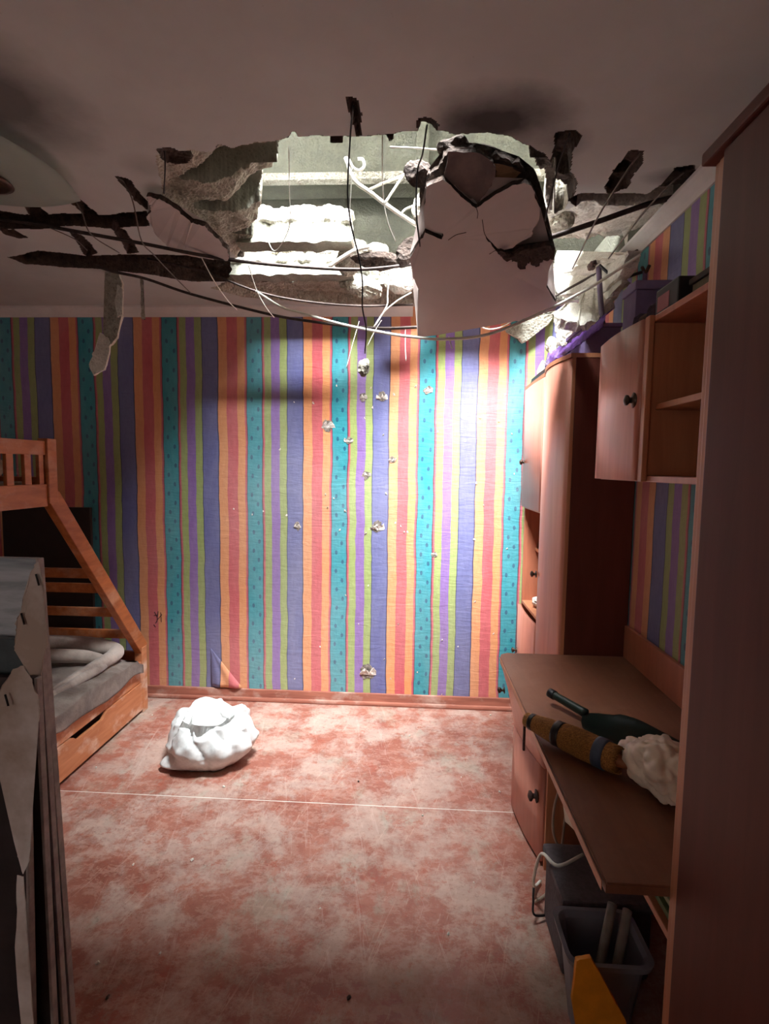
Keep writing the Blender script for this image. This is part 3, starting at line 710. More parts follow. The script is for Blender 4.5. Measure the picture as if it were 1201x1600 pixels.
# scribbled marks on the red stripe
marks = [[(241, 956), (246, 966), (243, 974)], [(247, 955), (245, 972)], [(251, 957), (252, 972)], [(240, 962), (246, 961)], [(246, 968), (253, 960)], [(240, 976), (243, 980)]]
bm = bmesh.new()
for s_ in marks: tube_bm(bm, [aty(x, y, YB-.0005) for x, y in s_], .0026, 5, 4)
o = finish(bm, 'scribble', k, wb); o['label'] = 'dark ink scribble on the red stripe'; o['kind'] = 'stuff'

# ================================================================ TALL CUPBOARD in the far right corner
def knob(x, y, z, parent, r=.016, name='knob'):
    return lathe(name, [(r*1.1, 0), (r*1.2, .003), (r*.5, .006), (r*.45, .014), (r, .02), (r*1.05, .026), (r*.6, .031), (.001, .033)], (x, y, z), (-1, 0, 0), M['knob'], parent, 18)
def curved_door(name, y0, y1, z0, z1, x, bulge, m, parent, th=.018, n=14):
    bm = bmesh.new(); O = []; I = []
    for i in range(n+1):
        u = i/n; yy = y0+(y1-y0)*u; xx = x-bulge*math.sin(PI*u)
        O.append([bm.verts.new((xx-th, yy, z)) for z in (z0, z1)]); I.append([bm.verts.new((xx, yy, z)) for z in (z0, z1)])
    for i in range(n):
        bm.faces.new((O[i][0], O[i+1][0], O[i+1][1], O[i][1])); bm.faces.new((I[i][1], I[i+1][1], I[i+1][0], I[i][0]))
        bm.faces.new((O[i][1], O[i+1][1], I[i+1][1], I[i][1])); bm.faces.new((O[i+1][0], O[i][0], I[i][0], I[i+1][0]))
    bm.faces.new((O[0][0], O[0][1], I[0][1], I[0][0])); bm.faces.new((O[n][1], O[n][0], I[n][0], I[n][1]))
    bmesh.ops.bevel(bm, geom=[e for e in bm.edges if len(e.link_faces) == 2 and e.calc_face_angle(0) > 1], offset=.002, segments=1, affect='EDGES')
    o = finish(bm, name, m, parent, True)
    return o
TX, TY0, TYM, TY1, TZ = .70, 2.372, 2.835, 3.33, 2.075
tw = thing('tall_cupboard', 'tall pinkish corner cupboard with curved door and open niche beside the striped wall', 'cupboard', (.85, 2.85, 0))
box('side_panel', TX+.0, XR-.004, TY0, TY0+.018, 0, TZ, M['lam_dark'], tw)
box('middle_panel', TX+.004, XR-.006, TYM-.009, TYM+.009, .02, TZ-.02, M['lam'], tw)
box('far_panel', TX, XR-.004, TY1-.018, TY1, 0, TZ, M['lam'], tw)
box('back_panel', XR-.010, XR-.004, TY0+.018, TY1-.018, .02, TZ-.02, M['lam'], tw, .001)
# top follows the curved front
bm = bmesh.new(); P = [(XR-.004, TY1+.004), (TX-.02, TY1+.004), (TX-.022, TYM)]
for i in range(1, 11): u = i/10; P.append((TX-.024-.035*math.sin(PI*u), TYM+(TY0-TYM)*u))
P.append((XR-.004, TY0-.004)); va = [bm.verts.new((a, b, TZ)) for a, b in P]; vb = [bm.verts.new((a, b, TZ+.018)) for a, b in P]
bm.faces.new(va[::-1]); bm.faces.new(vb)
for i in range(len(P)): j = (i+1) % len(P); bm.faces.new((va[i], va[j], vb[j], vb[i]))
finish(bm, 'top_panel', M['lam_edge'], tw)
d = curved_door('door', TY0+.002, TYM-.003, .08, TZ-.004, TX-.003, .035, M['lam_door'], tw)
knob(TX-.035, TYM-.03, 1.03, d)
d = curved_door('door', TYM+.003, TY1-.004, 1.36, TZ-.004, TX-.003, .006, M['lam_door'], tw)
knob(TX-.018, TY1-.05, 1.63, d)
d = curved_door('door', TYM+.003, TY1-.004, .05, .735, TX-.003, .012, M['lam_door'], tw)
knob(TX-.03, TY1-.06, .45, d)
box('edge_strip', TX-.018, TX, TY0-.0, TY0+.010, .0, TZ, M['lam_edge'], tw, .004)
for z_ in (.745, 1.345): box('niche_board', TX+.0, XR-.012, TYM+.010, TY1-.019, z_, z_+.018, M['lam_edge'], tw)
box('niche_shelf', TX+.07, XR-.012, TYM+.010, TY1-.019, 1.08, 1.098, M['lam_edge'], tw)
box('bottom_panel', TX+.03, XR-.012, TY0+.019, TY1-.019, .05, .068, M['lam'], tw)
bcol = [S(60, 120, 160), S(96, 150, 176), S(40, 90, 130), S(170, 184, 190), S(150, 70, 60)]
bl = ['blue book at the near end of the niche row', 'pale blue book second in the niche row', 'dark blue book in the middle of the niche row', 'thin light grey book in the niche row', 'thin red book at the far end of the niche row']
yy = TYM+.02
for i in range(5):
    t_ = [.03, .022, .035, .014, .018][i]; hh_ = [.25, .235, .245, .22, .21][i]
    b_ = thing('book', bl[i]+' of the tall cupboard', 'book', (TX+.11, yy+t_/2, .7635), 0, 'books in the cupboard niche')
    m_ = simple('book_cover', bcol[i], .5, .08); x0 = TX+.05
    box('cover', x0, x0+.17, yy, yy+.002, .7635, .7635+hh_, m_, b_, .0006); box('cover', x0, x0+.17, yy+t_-.002, yy+t_, .7635, .7635+hh_, m_, b_, .0006)
    box('spine', x0-.002, x0+.0015, yy, yy+t_, .7635, .7635+hh_, m_, b_, .0008)
    box('pages', x0+.002, x0+.166, yy+.0022, yy+t_-.0022, .7665, .7605+hh_, M['bag'], b_, .0004); yy += t_+.003
tag(rock('crumpled_cloth', (TX+.055, TYM+.29, .80), (.045, .05, .035), M['plaster'], None, 61, 3, .2), 'crumpled white scrap lying at the front of the cupboard niche', 'scrap')

# ================================================================ WALL CABINET with open shelves
WX, WY0, WY1, WZ0, WZ1 = .69, 1.075, 1.985, 1.553, 2.035
wc = thing('wall_cabinet', 'cherry wall cabinet with one door and two open shelves above the desk', 'cabinet', (.84, 1.5, WZ0))
box('top_board', WX, XR-.004, WY0, WY1, WZ1-.018, WZ1, M['lam'], wc)
box('bottom_board', WX, XR-.004, WY0, WY1, WZ0, WZ0+.018, M['lam'], wc)
box('front_divider', WX-.016, WX, 1.598, 1.628, WZ0, WZ1, M['lam_edge'], wc)
for y in (WY0, 1.612, WY1-.018): box('side_board', WX+.001, XR-.004, y, y+.018, WZ0+.018, WZ1-.018, M['lam_edge'] if y == 1.612 else M['lam'], wc)
box('shelf', WX+.02, XR-.010, WY0+.018, 1.612, 1.765, 1.783, M['lam_edge'], wc)
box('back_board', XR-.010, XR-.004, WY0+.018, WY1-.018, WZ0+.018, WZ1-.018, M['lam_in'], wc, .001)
d = curved_door('door', 1.632, WY1-.001, WZ0+.003, WZ1-.003, WX-.002, .012, M['lam_door'], wc)
lathe('knob', [(.022, 0), (.024, .003), (.010, .006), (.009, .014), (.016, .02), (.016, .026), (.004, .031)], (WX-.021, 1.665, 1.80), (-1, 0, 0), M['knob'], d, 18)
tag(box('note_pad', .74, .90, 1.17, 1.30, WZ0+.0185, WZ0+.036, simple('pink_paper', S(190, 90, 90), .7, .1), None, .002), 'pink edged paper pad on the bottom shelf of the wall cabinet', 'pad')
for i, (y, c_) in enumerate(((1.13, S(120, 110, 60)), (1.205, S(150, 135, 80)), (1.28, S(96, 100, 60)))):
    r_ = .025-.003*i
    tag(lathe('small_jar', [(r_, 0), (r_, .05-i*.006), (r_*.8, .056-i*.006), (r_*.85, .066-i*.006)], (.79, y, 1.7835), (0, 0, 1), simple('jar', c_, .4, .15)),
        ['olive jar nearest the wardrobe on the cabinet shelf', 'mustard middle jar on the cabinet shelf', 'small dark green jar farthest along the cabinet shelf'][i], 'jar', 'jars on the cabinet shelf')

# ================================================================ DESK with low cupboard
DZ = .75
dk = thing('desk', 'long laminate desk under the wall cabinet with a low door cupboard', 'desk', (.7, 1.7, 0))
P = [(.405, 1.022), (.400, 2.30), (.412, 2.345), (.44, 2.364), (XR-.004, 2.364), (XR-.004, 1.022)]
bm = bmesh.new(); va = [bm.verts.new((a, b, DZ-.024)) for a, b in P]; vb = [bm.verts.new((a, b, DZ)) for a, b in P]
bm.faces.new(va[::-1]); bm.faces.new(vb)
for i in range(len(P)): j = (i+1) % len(P); bm.faces.new((va[i], va[j], vb[j], vb[i]))
bmesh.ops.bevel(bm, geom=[e for e in bm.edges if abs(e.verts[0].co.z-e.verts[1].co.z) < .001], offset=.003, segments=2, affect='EDGES')
finish(bm, 'desktop', M['desk'], dk)
box('edge_band', .3985, .4005, 1.03, 2.295, DZ-.022, DZ-.002, M['lam_edge'], dk, .0006)
box('backboard', XR-.022, XR-.004, 1.03, 2.36, DZ+.0005, DZ+.145, M['lam'], dk)
box('cupboard_side', .545, XR-.02, 1.99, 2.008, 0, DZ-.025, M['lam_edge'], dk)
box('cupboard_side', .545, XR-.02, 2.352, 2.37, 0, DZ-.025, M['lam'], dk)
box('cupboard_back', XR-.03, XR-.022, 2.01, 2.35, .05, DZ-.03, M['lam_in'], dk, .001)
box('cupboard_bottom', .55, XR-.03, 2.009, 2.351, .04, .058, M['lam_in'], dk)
def front(name, prof, ya, yb, xa, xb, m, parent, th=.018):
    """board whose outline in height is the profile [(dx, z)], running from (xa, ya) to (xb, yb)"""
    bm = bmesh.new(); R_ = []
    for k_ in range(9):
        u = k_/8; bul = -.010*math.sin(PI*u)
        R_.append([[bm.verts.new((xa+(xb-xa)*u+dx+bul+t, ya+(yb-ya)*u, z_)) for dx, z_ in prof] for t in (0, th)])
    n = len(prof)
    for k_ in range(8):
        A, B = R_[k_], R_[k_+1]
        for i in range(n-1):
            bm.faces.new((A[0][i], A[0][i+1], B[0][i+1], B[0][i])); bm.faces.new((B[1][i], B[1][i+1], A[1][i+1], A[1][i]))
        bm.faces.new((A[0][0], B[0][0], B[1][0], A[1][0])); bm.faces.new((A[0][-1], A[1][-1], B[1][-1], B[0][-1]))
    for A in (R_[0], R_[-1]):
        for i in range(n-1): bm.faces.new((A[0][i], A[1][i], A[1][i+1], A[0][i+1]))
    return finish(bm, name, m, parent, True)
d = front('door', [(0, .02), (0, .40)], 2.012, 2.372, .535, .485, M['lam_door'], dk)
lathe('knob', [(.024, 0), (.026, .004), (.010, .008), (.010, .016), (.020, .022), (.020, .03), (.006, .036)], (.522, 2.05, .27), (-1, 0, 0), M['rust'], d, 18)
d = front('drawer', [(0, .408), (-.012, .48), (-.035, .58), (-.065, .68), (-.078, .724)], 2.012, 2.372, .535, .487, M['lam_door'], dk)
knob(.425, 2.30, .60, d, .013)
box('handle', .470, .480, 2.10, 2.112, .43, .55, M['rust'], d, .003)

# low board across the knee space, stacked with papers, by the wardrobe
sh = thing('low_shelf_board', 'narrow board under the near end of the desk holding green papers', 'shelf', (.7, 1.1, .60))
box('board', .56, XR-.03, 1.03, 1.34, .585, .603, M['lam_edge'], sh)
box('bracket', .80, .82, 1.03, 1.34, 0, .585, M['lam_in'], sh)
for i in range(4):
    c_ = [S(96, 116, 78), S(150, 156, 120), S(84, 120, 92), S(170, 170, 130)][i]
    tag(box('folder', .575+.01*i, .80-.008*i, 1.04+.008*(i % 2), 1.30-.01*i, .604+i*.016, .618+i*.016, simple('green_folder', c_, .6, .1), None, .002),
        ['dark green folder at the bottom of the stack under the desk end', 'pale olive folder second in the stack under the desk end', 'bluish green folder third in the stack under the desk end', 'cream folder on top of the stack under the desk end'][i], 'folder', 'folders under the desk end')

# ---------------------------------------------------------------- on the desk
deskp = lambda x, y, z=DZ: at(x, y, 2, z)
dp = thing('dustpan', 'dark green plastic dustpan with a long handle lying on the desk', 'dustpan', deskp(905, 1120))
gm = simple('dark_green_plastic', S(34, 48, 42), .35, .12)
A0 = deskp(858, 1082, DZ+.045); A1 = deskp(915, 1115, DZ+.03)
tube('handle', [A0, A0.lerp(A1, .5), A1], lambda t: .013+.003*t, gm, dp, 12, 5)
tube('handle_cap', [A0, A0.lerp(A1, .16)], .0165, M['black'], dp, 12, 3)
dirv = (A1-A0); dirv.z = 0; dirv.normalize(); sd_ = Vector((-dirv.y, dirv.x, 0))
bm = bmesh.new(); G = []
for i in range(17):
    u = i/16; wdt = .018+.105*math.sin(min(1, u*1.9)*PI/2)**.8; row = []
    for j in range(13):
        v = j/12*2-1
        zz = DZ+.006+.030*abs(v)**4*min(1, u*4)*(1-u*.75)+.022*max(0, 1-u*6)
        q_ = A1+dirv*(u*.25)+sd_*(v*wdt); row.append(bm.verts.new((q_.x, q_.y, zz)))
    G.append(row)
for i in range(16):
    for j in range(12): bm.faces.new((G[i][j], G[i+1][j], G[i+1][j+1], G[i][j+1]))
bmesh.ops.solidify(bm, geom=bm.faces[:], thickness=-.003)
finish(bm, 'pan', gm, dp, True)
br = thing('hand_broom', 'straw hand broom with dark bands lying over the desk edge', 'broom', deskp(890, 1150))
k = N('broom_straw'); v = k.scale(k.obj(), (60, 60, 60)); f = k.noise(1.6, 6, .7, k.scale(k.obj(), (40, 220, 200)))
k.col(k.mix(k.ramp(f, [(.35, B1), (.65, W1)]), S(112, 70, 30), S(206, 146, 74))); k.set(Roughness=.8); k.bump(f, .8, .006); straw = k.m
B0, Bm, B2 = deskp(822, 1124, DZ+.045), deskp(885, 1150, DZ+.04), deskp(965, 1188, DZ+.045)
Bd = B2-B0
pb_ = lambda t: B0+Bd*t
bm = bmesh.new()
tube_bm(bm, [pb_(t) for t in (0, .25, .5, .75, 1)], lambda t: .020+.020*math.sin(min(1, t*1.15)*PI*.62), 20, 6)
rs = random.Random(3)
for i in range(64):
    a = 2*PI*i/64; 
    s_ = Bd.normalized().orthogonal().normalized(); u_ = Bd.normalized().cross(s_)
    off = lambda r: (s_*math.cos(a)+u_*math.sin(a))*r
    tube_bm(bm, [pb_(.0)+off(.020), pb_(.3)+off(.0315), pb_(.65)+off(.040), pb_(.98+rs.uniform(0, .06))+off(.034)], .0016, 4, 3)
o = finish(bm, 'straw', straw, br, True)
for t0, t1, r_, m_ in ((.06, .11, .026, M['black']), (.36, .44, .038, M['black']), (.80, .90, .0425, simple('blue_grey_band', S(62, 76, 96), .6, .15))):
    tube('band', [pb_(t0), pb_((t0+t1)/2), pb_(t1)], r_, m_, br, 20, 2)
tube('wooden_tip', [pb_(.98), pb_(1.06), pb_(1.12)], lambda t: .02-.01*t, simple('tip_wood', S(150, 90, 50), .6, .1), br, 12, 3)
def crumple(name, c, r, m, seed, parent=None, amp=.22, sub=5, flat=.0, zmin=None, folds=7):
    rs = random.Random(seed); fd = [(Vector((rs.gauss(0, 1), rs.gauss(0, 1), rs.gauss(0, 1))).normalized(), rs.uniform(.5, 1), rs.uniform(3, 7), rs.uniform(0, 6)) for _ in range(folds)]
    bm = bmesh.new(); bmesh.ops.create_icosphere(bm, subdivisions=sub, radius=1); off = Vector((seed*2.3, seed, seed*.7))
    for v in bm.verts:
        d = v.co.normalized(); s = 1
        n1 = noise.noise(d*1.3+off); s += amp*n1
        for n_, w_, f_, p_ in fd: s -= amp*.26*w_*(1-abs(math.sin(d.dot(n_)*f_+p_+n1*2)))**4
        s += amp*.18*(1-abs(noise.noise(d*4+off)))*.8
        q_ = Vector((d.x*r[0]*s, d.y*r[1]*s, d.z*r[2]*s))+Vector(c)
        if zmin is not None and q_.z < zmin: q_.z = zmin+(q_.z-zmin)*.02
        v.co = q_
    return finish(bm, name, m, parent, True)
pbag = crumple('plastic_bag', deskp(1044, 1200, DZ+.06), (.095, .125, .062), M['bag'], 5, None, .42, 5, 0, DZ+.001, 11)
tag(pbag, 'crumpled cream plastic bag on the desk beside the broom and the wardrobe', 'bag')

# ---------------------------------------------------------------- WARDROBE in front at the right
wd = thing('wardrobe', 'dark cherry wardrobe filling the right edge, nearest the camera', 'wardrobe', (.76, .5, 0))
WA, WT = .528, 2.13
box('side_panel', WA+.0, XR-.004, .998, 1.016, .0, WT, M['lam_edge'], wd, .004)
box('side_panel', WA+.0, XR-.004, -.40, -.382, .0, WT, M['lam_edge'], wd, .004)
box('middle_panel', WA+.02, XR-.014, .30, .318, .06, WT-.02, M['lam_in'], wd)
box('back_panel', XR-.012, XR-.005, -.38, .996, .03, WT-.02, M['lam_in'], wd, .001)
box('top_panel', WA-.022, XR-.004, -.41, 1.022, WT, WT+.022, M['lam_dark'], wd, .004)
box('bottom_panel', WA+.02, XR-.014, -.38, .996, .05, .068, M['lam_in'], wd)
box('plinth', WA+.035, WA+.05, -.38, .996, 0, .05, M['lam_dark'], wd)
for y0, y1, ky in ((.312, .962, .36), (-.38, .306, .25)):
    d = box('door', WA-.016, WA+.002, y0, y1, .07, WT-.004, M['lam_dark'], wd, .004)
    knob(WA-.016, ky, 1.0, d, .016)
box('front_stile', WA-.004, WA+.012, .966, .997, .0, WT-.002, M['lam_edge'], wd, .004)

# ---------------------------------------------------------------- under the desk
cr_m = simple('clear_grey_plastic', S(138, 140, 150), .35, .05)
kk = cr_m.node_tree.nodes['Principled BSDF']; kk.inputs['Transmission Weight'].default_value = .35
def bin_(name, x0, x1, y0, y1, z1, m, label, cat, th=.006, rim=.012, rz=0):
    t = thing(name, label, cat, ((x0+x1)/2, (y0+y1)/2, 0)); 
    bm = bmesh.new(); L = []
    def loop(a, z): 
        cx, cy = (x0+x1)/2, (y0+y1)/2; hx, hy = (x1-x0)/2+a, (y1-y0)/2+a; r_ = .035; out = []
        for qx, qy, st in ((1, 1, 0), (-1, 1, 1), (-1, -1, 2), (1, -1, 3)):
            for i in range(5):
                an = (st+i/4)*PI/2; out.append(bm.verts.new((cx+qx*(hx-r_)+math.cos(an)*r_, cy+qy*(hy-r_)+math.sin(an)*r_, z)))
        return out
    seq = [(-.03, .001), (0-.004, z1-.02), (rim-.004, z1-.018), (rim, z1), (0, z1), (-.006, z1-.02), (-.034, .008)]
    L = [loop(a, z) for a, z in seq]; n = len(L[0])
    for A, B in zip(L, L[1:]):
        for i in range(n): j = (i+1) % n; bm.faces.new((A[i], A[j], B[j], B[i]))
    bm.faces.new(L[0][::-1]); bm.faces.new(L[-1])
    finish(bm, 'tub', m, t, False); return t
bin_('storage_crate', .45, .66, 1.33, 1.50, .27, cr_m, 'translucent grey plastic crate on the floor under the desk', 'crate')
for i, (a, b) in enumerate((((.52, 1.385, .03), (.60, 1.46, .33)), ((.565, 1.38, .03), (.635, 1.44, .33)))):
    tag(tube('rolled_paper', [a, b], .013, simple('rolled_paper', S(150, 144, 136), .8, .1), None, 10, 2), ['pale rolled paper leaning in the grey crate', 'second pale rolled paper in the crate, nearer the wardrobe'][i], 'roll')
gb = thing('fabric_box', 'closed dark grey fabric box behind the crate under the desk', 'box', (.62, 1.66, 0))
gm2 = simple('dark_grey_fabric', S(88, 80, 84), .9, .12, 60, .3)
box('body', .49, .76, 1.545, 1.78, .001, .23, gm2, gb, .02); box('lid', .48, .77, 1.535, 1.79, .231, .268, gm2, gb, .014)
yel = slab('yellow_envelope', [at(x, y, 1, 1.22) for x, y in [(899, 1498), (922, 1494), (945, 1535), (975, 1590), (990, 1640), (905, 1640), (892, 1560)]], .012, simple('yellow_card', S(226, 146, 22), .6, .08), None, .002, 2, None, None, 31)
tag(yel, 'orange yellow card folder standing before the crate at the bottom edge', 'folder')
scrap_c = simple('crinkled_paper', S(170, 140, 116), .8, .15, 12, .2)
tag(crumple('crumpled_paper', (.62, 1.13, .10), (.08, .09, .12), scrap_c, 9, None, .4, 4, 0, .002), 'crumpled beige paper on the floor by the wardrobe foot', 'paper')
tag(slab('white_card', [(.575, 1.90, .42), (.62, 1.80, .40), (.64, 1.80, .30), (.62, 1.84, .275), (.59, 1.89, .28)], .012, M['bag'], None, .002, 1, None, None, 32), 'white plastic flap hanging in the knee space behind the desk edge', 'card')
fl_ = lambda x, y, z=0.012: at(x, y, 2, z)
cw = simple('beige_cord', S(168, 150, 132), .6, .1)
tag(tube('power_cord', [(.60, 1.97, .40), (.565, 1.95, .30), (.56, 1.93, .20), (.60, 1.92, .13), (.68, 1.93, .10), (.74, 1.95, .22), (.70, 1.97, .33)], .005, cw, None), 'beige cord looping in the knee space beside the low cupboard', 'cord', 'cords under the desk')
tag(tube('power_cord', [(.66, 1.975, .44), (.62, 1.96, .32), (.60, 1.945, .18), (.58, 1.90, .07), (.53, 1.86, .02), (.47, 1.82, .012)], .005, cw, None), 'second beige cord running down to the floor behind the grey box', 'cord', 'cords under the desk')
tag(tube('power_cord', [(.515, 1.92, .012), (.48, 1.87, .03), (.462, 1.81, .12), (.462, 1.72, .275), (.50, 1.66, .282), (.60, 1.72, .280)], .0055, M['dusty_wire'], None), 'pale cord lying over the grey fabric box', 'cord', 'cords under the desk')
tag(tube('tangled_cord', [fl_(862, 1375), fl_(876, 1402), fl_(876, 1422), (.455, 1.74, .03), (.45, 1.76, .07), (.455, 1.78, .10)], .004, M['black'], None), 'black cord tangled beside the grey fabric box', 'cord', 'cords under the desk')
tag(rock('dark_bundle', (.64, 1.955, .055), (.07, .03, .055), simple('dark_cloth', S(70, 62, 66), .95, .2, 20, .4), None, 71, 3, .2), 'dark cloth bundle on the floor beside the low cupboard', 'bundle')
tag(slab('dusty_board', [fl_(858, 1372, .012), fl_(864, 1405, .012), fl_(880, 1470, .012), fl_(886, 1500, .012), fl_(893, 1498, .012), fl_(884, 1450, .012), fl_(876, 1405, .012), fl_(868, 1372, .012)], .016, M['bag'], None, .002, 2, (0, 0, 1), None, 33), 'narrow dusty pale board lying along the desk under the cords', 'board')

# ---------------------------------------------------------------- things on top of the cupboards
ob = thing('flat_carton', 'long flat olive grey carton on top of the wall cabinet beside the wardrobe', 'box', (.84, 1.42, WZ1))
om = simple('olive_card', S(120, 112, 84), .75, .12)
box('tray', .74, .93, 1.16, 1.50, WZ1+.001, WZ1+.05, om, ob, .003); box('lid', .733, .937, 1.153, 1.507, WZ1+.0505, WZ1+.066, simple('dark_olive_card', S(64, 56, 48), .7, .12), ob, .003)
bx = thing('black_box', 'small black box with a pink label on top of the wall cabinet', 'box', (.8, 1.6, WZ1))
box('case', .715, .86, 1.525, 1.66, WZ1+.001, WZ1+.085, M['black'], bx, .005); box('label', .7135, .7148, 1.575, 1.645, WZ1+.018, WZ1+.062, simple('pink_label', S(170, 100, 104), .6, .05), bx, 0)
for i, (y, h_, c_) in enumerate(((1.70, .06, S(90, 74, 84)), (1.76, .045, S(126, 108, 96)), (1.815, .055, S(70, 58, 76)))):
    tag(rock('small_bundle', (.75, y, WZ1+h_*.62), (.04, .03, h_*.62), simple('bundle_cloth', c_, .9, .2, 40, .4), None, 80+i, 3, .0), ['mauve small bundle beside the black box', 'beige small bundle between two darker ones on the wall cabinet', 'dark small bundle nearest the purple tulle'][i], 'bundle', 'small bundles on the wall cabinet')
pm = simple('mauve_card', S(112, 96, 134), .7, .08)
pbx = thing('purple_box', 'mauve carton behind the rubble on top of the cupboards', 'box', (.85, 2.1, WZ1))
box('carton', .74, .93, 1.87, 1.98, WZ1+.001, WZ1+.16, pm, pbx, .004); box('lid', .735, .935, 1.865, 1.984, WZ1+.161, WZ1+.19, simple('mauve_lid', S(134, 118, 156), .7, .08), pbx, .003)
pb2 = thing('long_purple_box', 'long dusty lilac carton lying on top of the tall cupboard', 'box', (.85, 2.5, TZ))
box('carton', .745, .90, 2.42, 2.70, TZ+.019, TZ+.14, pm, pb2, .004); box('lid', .740, .905, 2.415, 2.705, TZ+.1405, TZ+.158, simple('lilac_lid', S(134, 110, 156), .7, .08), pb2, .003)
# tulle: crinkled purple net
bm = bmesh.new(); G = []
tp = [(862, 566), (880, 556), (905, 548), (935, 545), (950, 538), (958, 528)]
for i in range(41):
    u = i/40; y_ = 2.80-.84*u; row = []
    for j in range(13):
        v = j/12; x_ = .705-.035*v+.012*noise.noise(Vector((y_*30, v*5, 1))); z_ = max(TZ+.021, TZ+.125-.03*u-.10*v+.018*noise.noise(Vector((y_*22, v*6, 4)))-.02*math.sin(u*PI))
        row.append(bm.verts.new((x_-.02*math.sin(v*PI), y_, z_)))
    G.append(row)
for i in range(40):
    for j in range(12): bm.faces.new((G[i][j], G[i+1][j], G[i+1][j+1], G[i][j+1]))
bmesh.ops.solidify(bm, geom=bm.faces[:], thickness=.002)
tm = simple('purple_tulle', S(140, 90, 186), .7, .15, 60, .5); tm.node_tree.nodes['Principled BSDF'].inputs['Alpha'].default_value = .82
tag(finish(bm, 'tulle_cloth', tm, None, True), 'purple tulle netting draped over the front of the long lilac carton', 'cloth')
tag(slab('leaning_board', [(.705, 2.83, TZ+.02), (.705, 3.30, TZ+.02), (.71, 3.28, TZ+.055), (.71, 2.86, TZ+.06)], .012, M['black'], None, .003, 2, None, None, 35), 'narrow black strip along the far top edge of the tall cupboard', 'board')
for i, (c_, r_, m_, lb) in enumerate((((.76, 2.93, TZ+.075), (.035, .06, .055), 'black', 'black lump at the top of the tall cupboard beside the tulle'), ((.77, 3.08, TZ+.10), (.04, .07, .08), 'black', 'taller black lump behind, over the far cupboard door'),
                                     ((.745, 3.0, TZ+.12), (.03, .03, .09), 'plaster', 'white upright splinter between the two black lumps'), ((.76, 3.2, TZ+.09), (.05, .06, .075), 'plaster', 'white plaster lump at the wall corner on the tall cupboard'))):
    tag(rock('rubble_lump', c_, r_, M[m_], None, 90+i, 3, .2, .5), lb, 'rubble', 'lumps on the tall cupboard')
# plaster rubble piled up from the cupboard to the hole
P_ = [((870, 555), 2.95, .07, 'white rubble piece lowest in the heap over the tall cupboard, far side'), ((893, 540), 2.80, .05, 'white rubble piece low in the heap, by the tulle'), ((888, 530), 2.85, .075, 'white rubble piece low middle of the heap'),
      ((862, 540), 3.05, .05, 'small white rubble bit at the far foot of the heap'), ((908, 515), 2.72, .06, 'white rubble piece right under the leaning slabs'), ((880, 508), 2.95, .06, 'white rubble piece left under the leaning slabs')]
for i, ((x, y), d_, s_, lb) in enumerate(P_):
    tag(rock('plaster_rubble', aty(x, y, d_), (s_*.9, s_*1.0, s_*.75), M['plaster'], None, 110+i, 3, .4*i, .55), lb, 'rubble', 'plaster rubble heaped on the tall cupboard')
for i, (pts, d_, th, lb) in enumerate((([(866, 495), (888, 478), (915, 492), (925, 505), (900, 512), (878, 508)], 2.85, .04, 'curved white slab piece resting low on the rubble heap'),
        ([(905, 500), (918, 462), (945, 452), (958, 470), (940, 500), (920, 510)], 2.75, .05, 'upright white slab piece in the middle of the bright corner'),
        ([(862, 452), (870, 428), (900, 416), (935, 420), (962, 430), (950, 452), (915, 462), (880, 462)], 2.95, .06, 'broad white slab piece just under the hole, right of the hanging slab'),
        ([(925, 430), (945, 402), (992, 392), (985, 420), (955, 455), (935, 455)], 2.9, .05, 'white slab piece leaning against the right wall under the cornice'),
        ([(935, 455), (968, 425), (975, 440), (952, 470), (938, 480)], 2.75, .03, 'small white slab piece below the leaning one by the wall'),
        ([(862, 418), (885, 402), (940, 398), (978, 392), (985, 402), (950, 420), (880, 434)], 2.9, .04, 'thin white slab piece at the lip of the hole over the others'))):
    tag(slab('plaster_slab', [aty(x, y, min(d_-.20+(480-y)*.0065, .93*820/(x-645))) for x, y in pts], th, M['plaster'], None, .02, 3, None, M['plaster'], 130+i), lb, 'rubble', 'plaster slabs fallen in the corner')
bp = thing('bracket_post', 'slim mauve tube with a rusty clamp standing on the cabinets below the hole', 'post', at(941, 510, 0, .80))
tube('tube', [at(941, 505, 0, .80), at(938, 470, 0, .80), at(935, 418, 0, .80)], .0115, M['purple_pipe'], bp, 10, 3)
rock('clamp', at(925, 415, 0, .80), (.02, .045, .018), M['rust'], bp, 141, 3, .1, .7)
tube('hose', [at(936, 414, 0, .80), at(952, 428, 0, .84), at(970, 435, 0, .88), at(988, 430, 0, .92), at(1003, 425, 0, .95)], .0065, M['black'], bp, 8, 5)
b2 = thing('bracket_post', 'thin grey post by the right wall joined by the black hose', 'post', at(1003, 482, 0, .94))
tube('tube', [at(1003, 488, 0, .94), at(1005, 455, 0, .94), at(1008, 424, 0, .94)], .0095, M['purple_pipe'], b2, 10, 3)
tube('clamp', [at(1003, 418, 0, .94), at(1008, 426, 0, .94), at(1014, 415, 0, .94)], .007, M['rust'], b2, 8, 3)

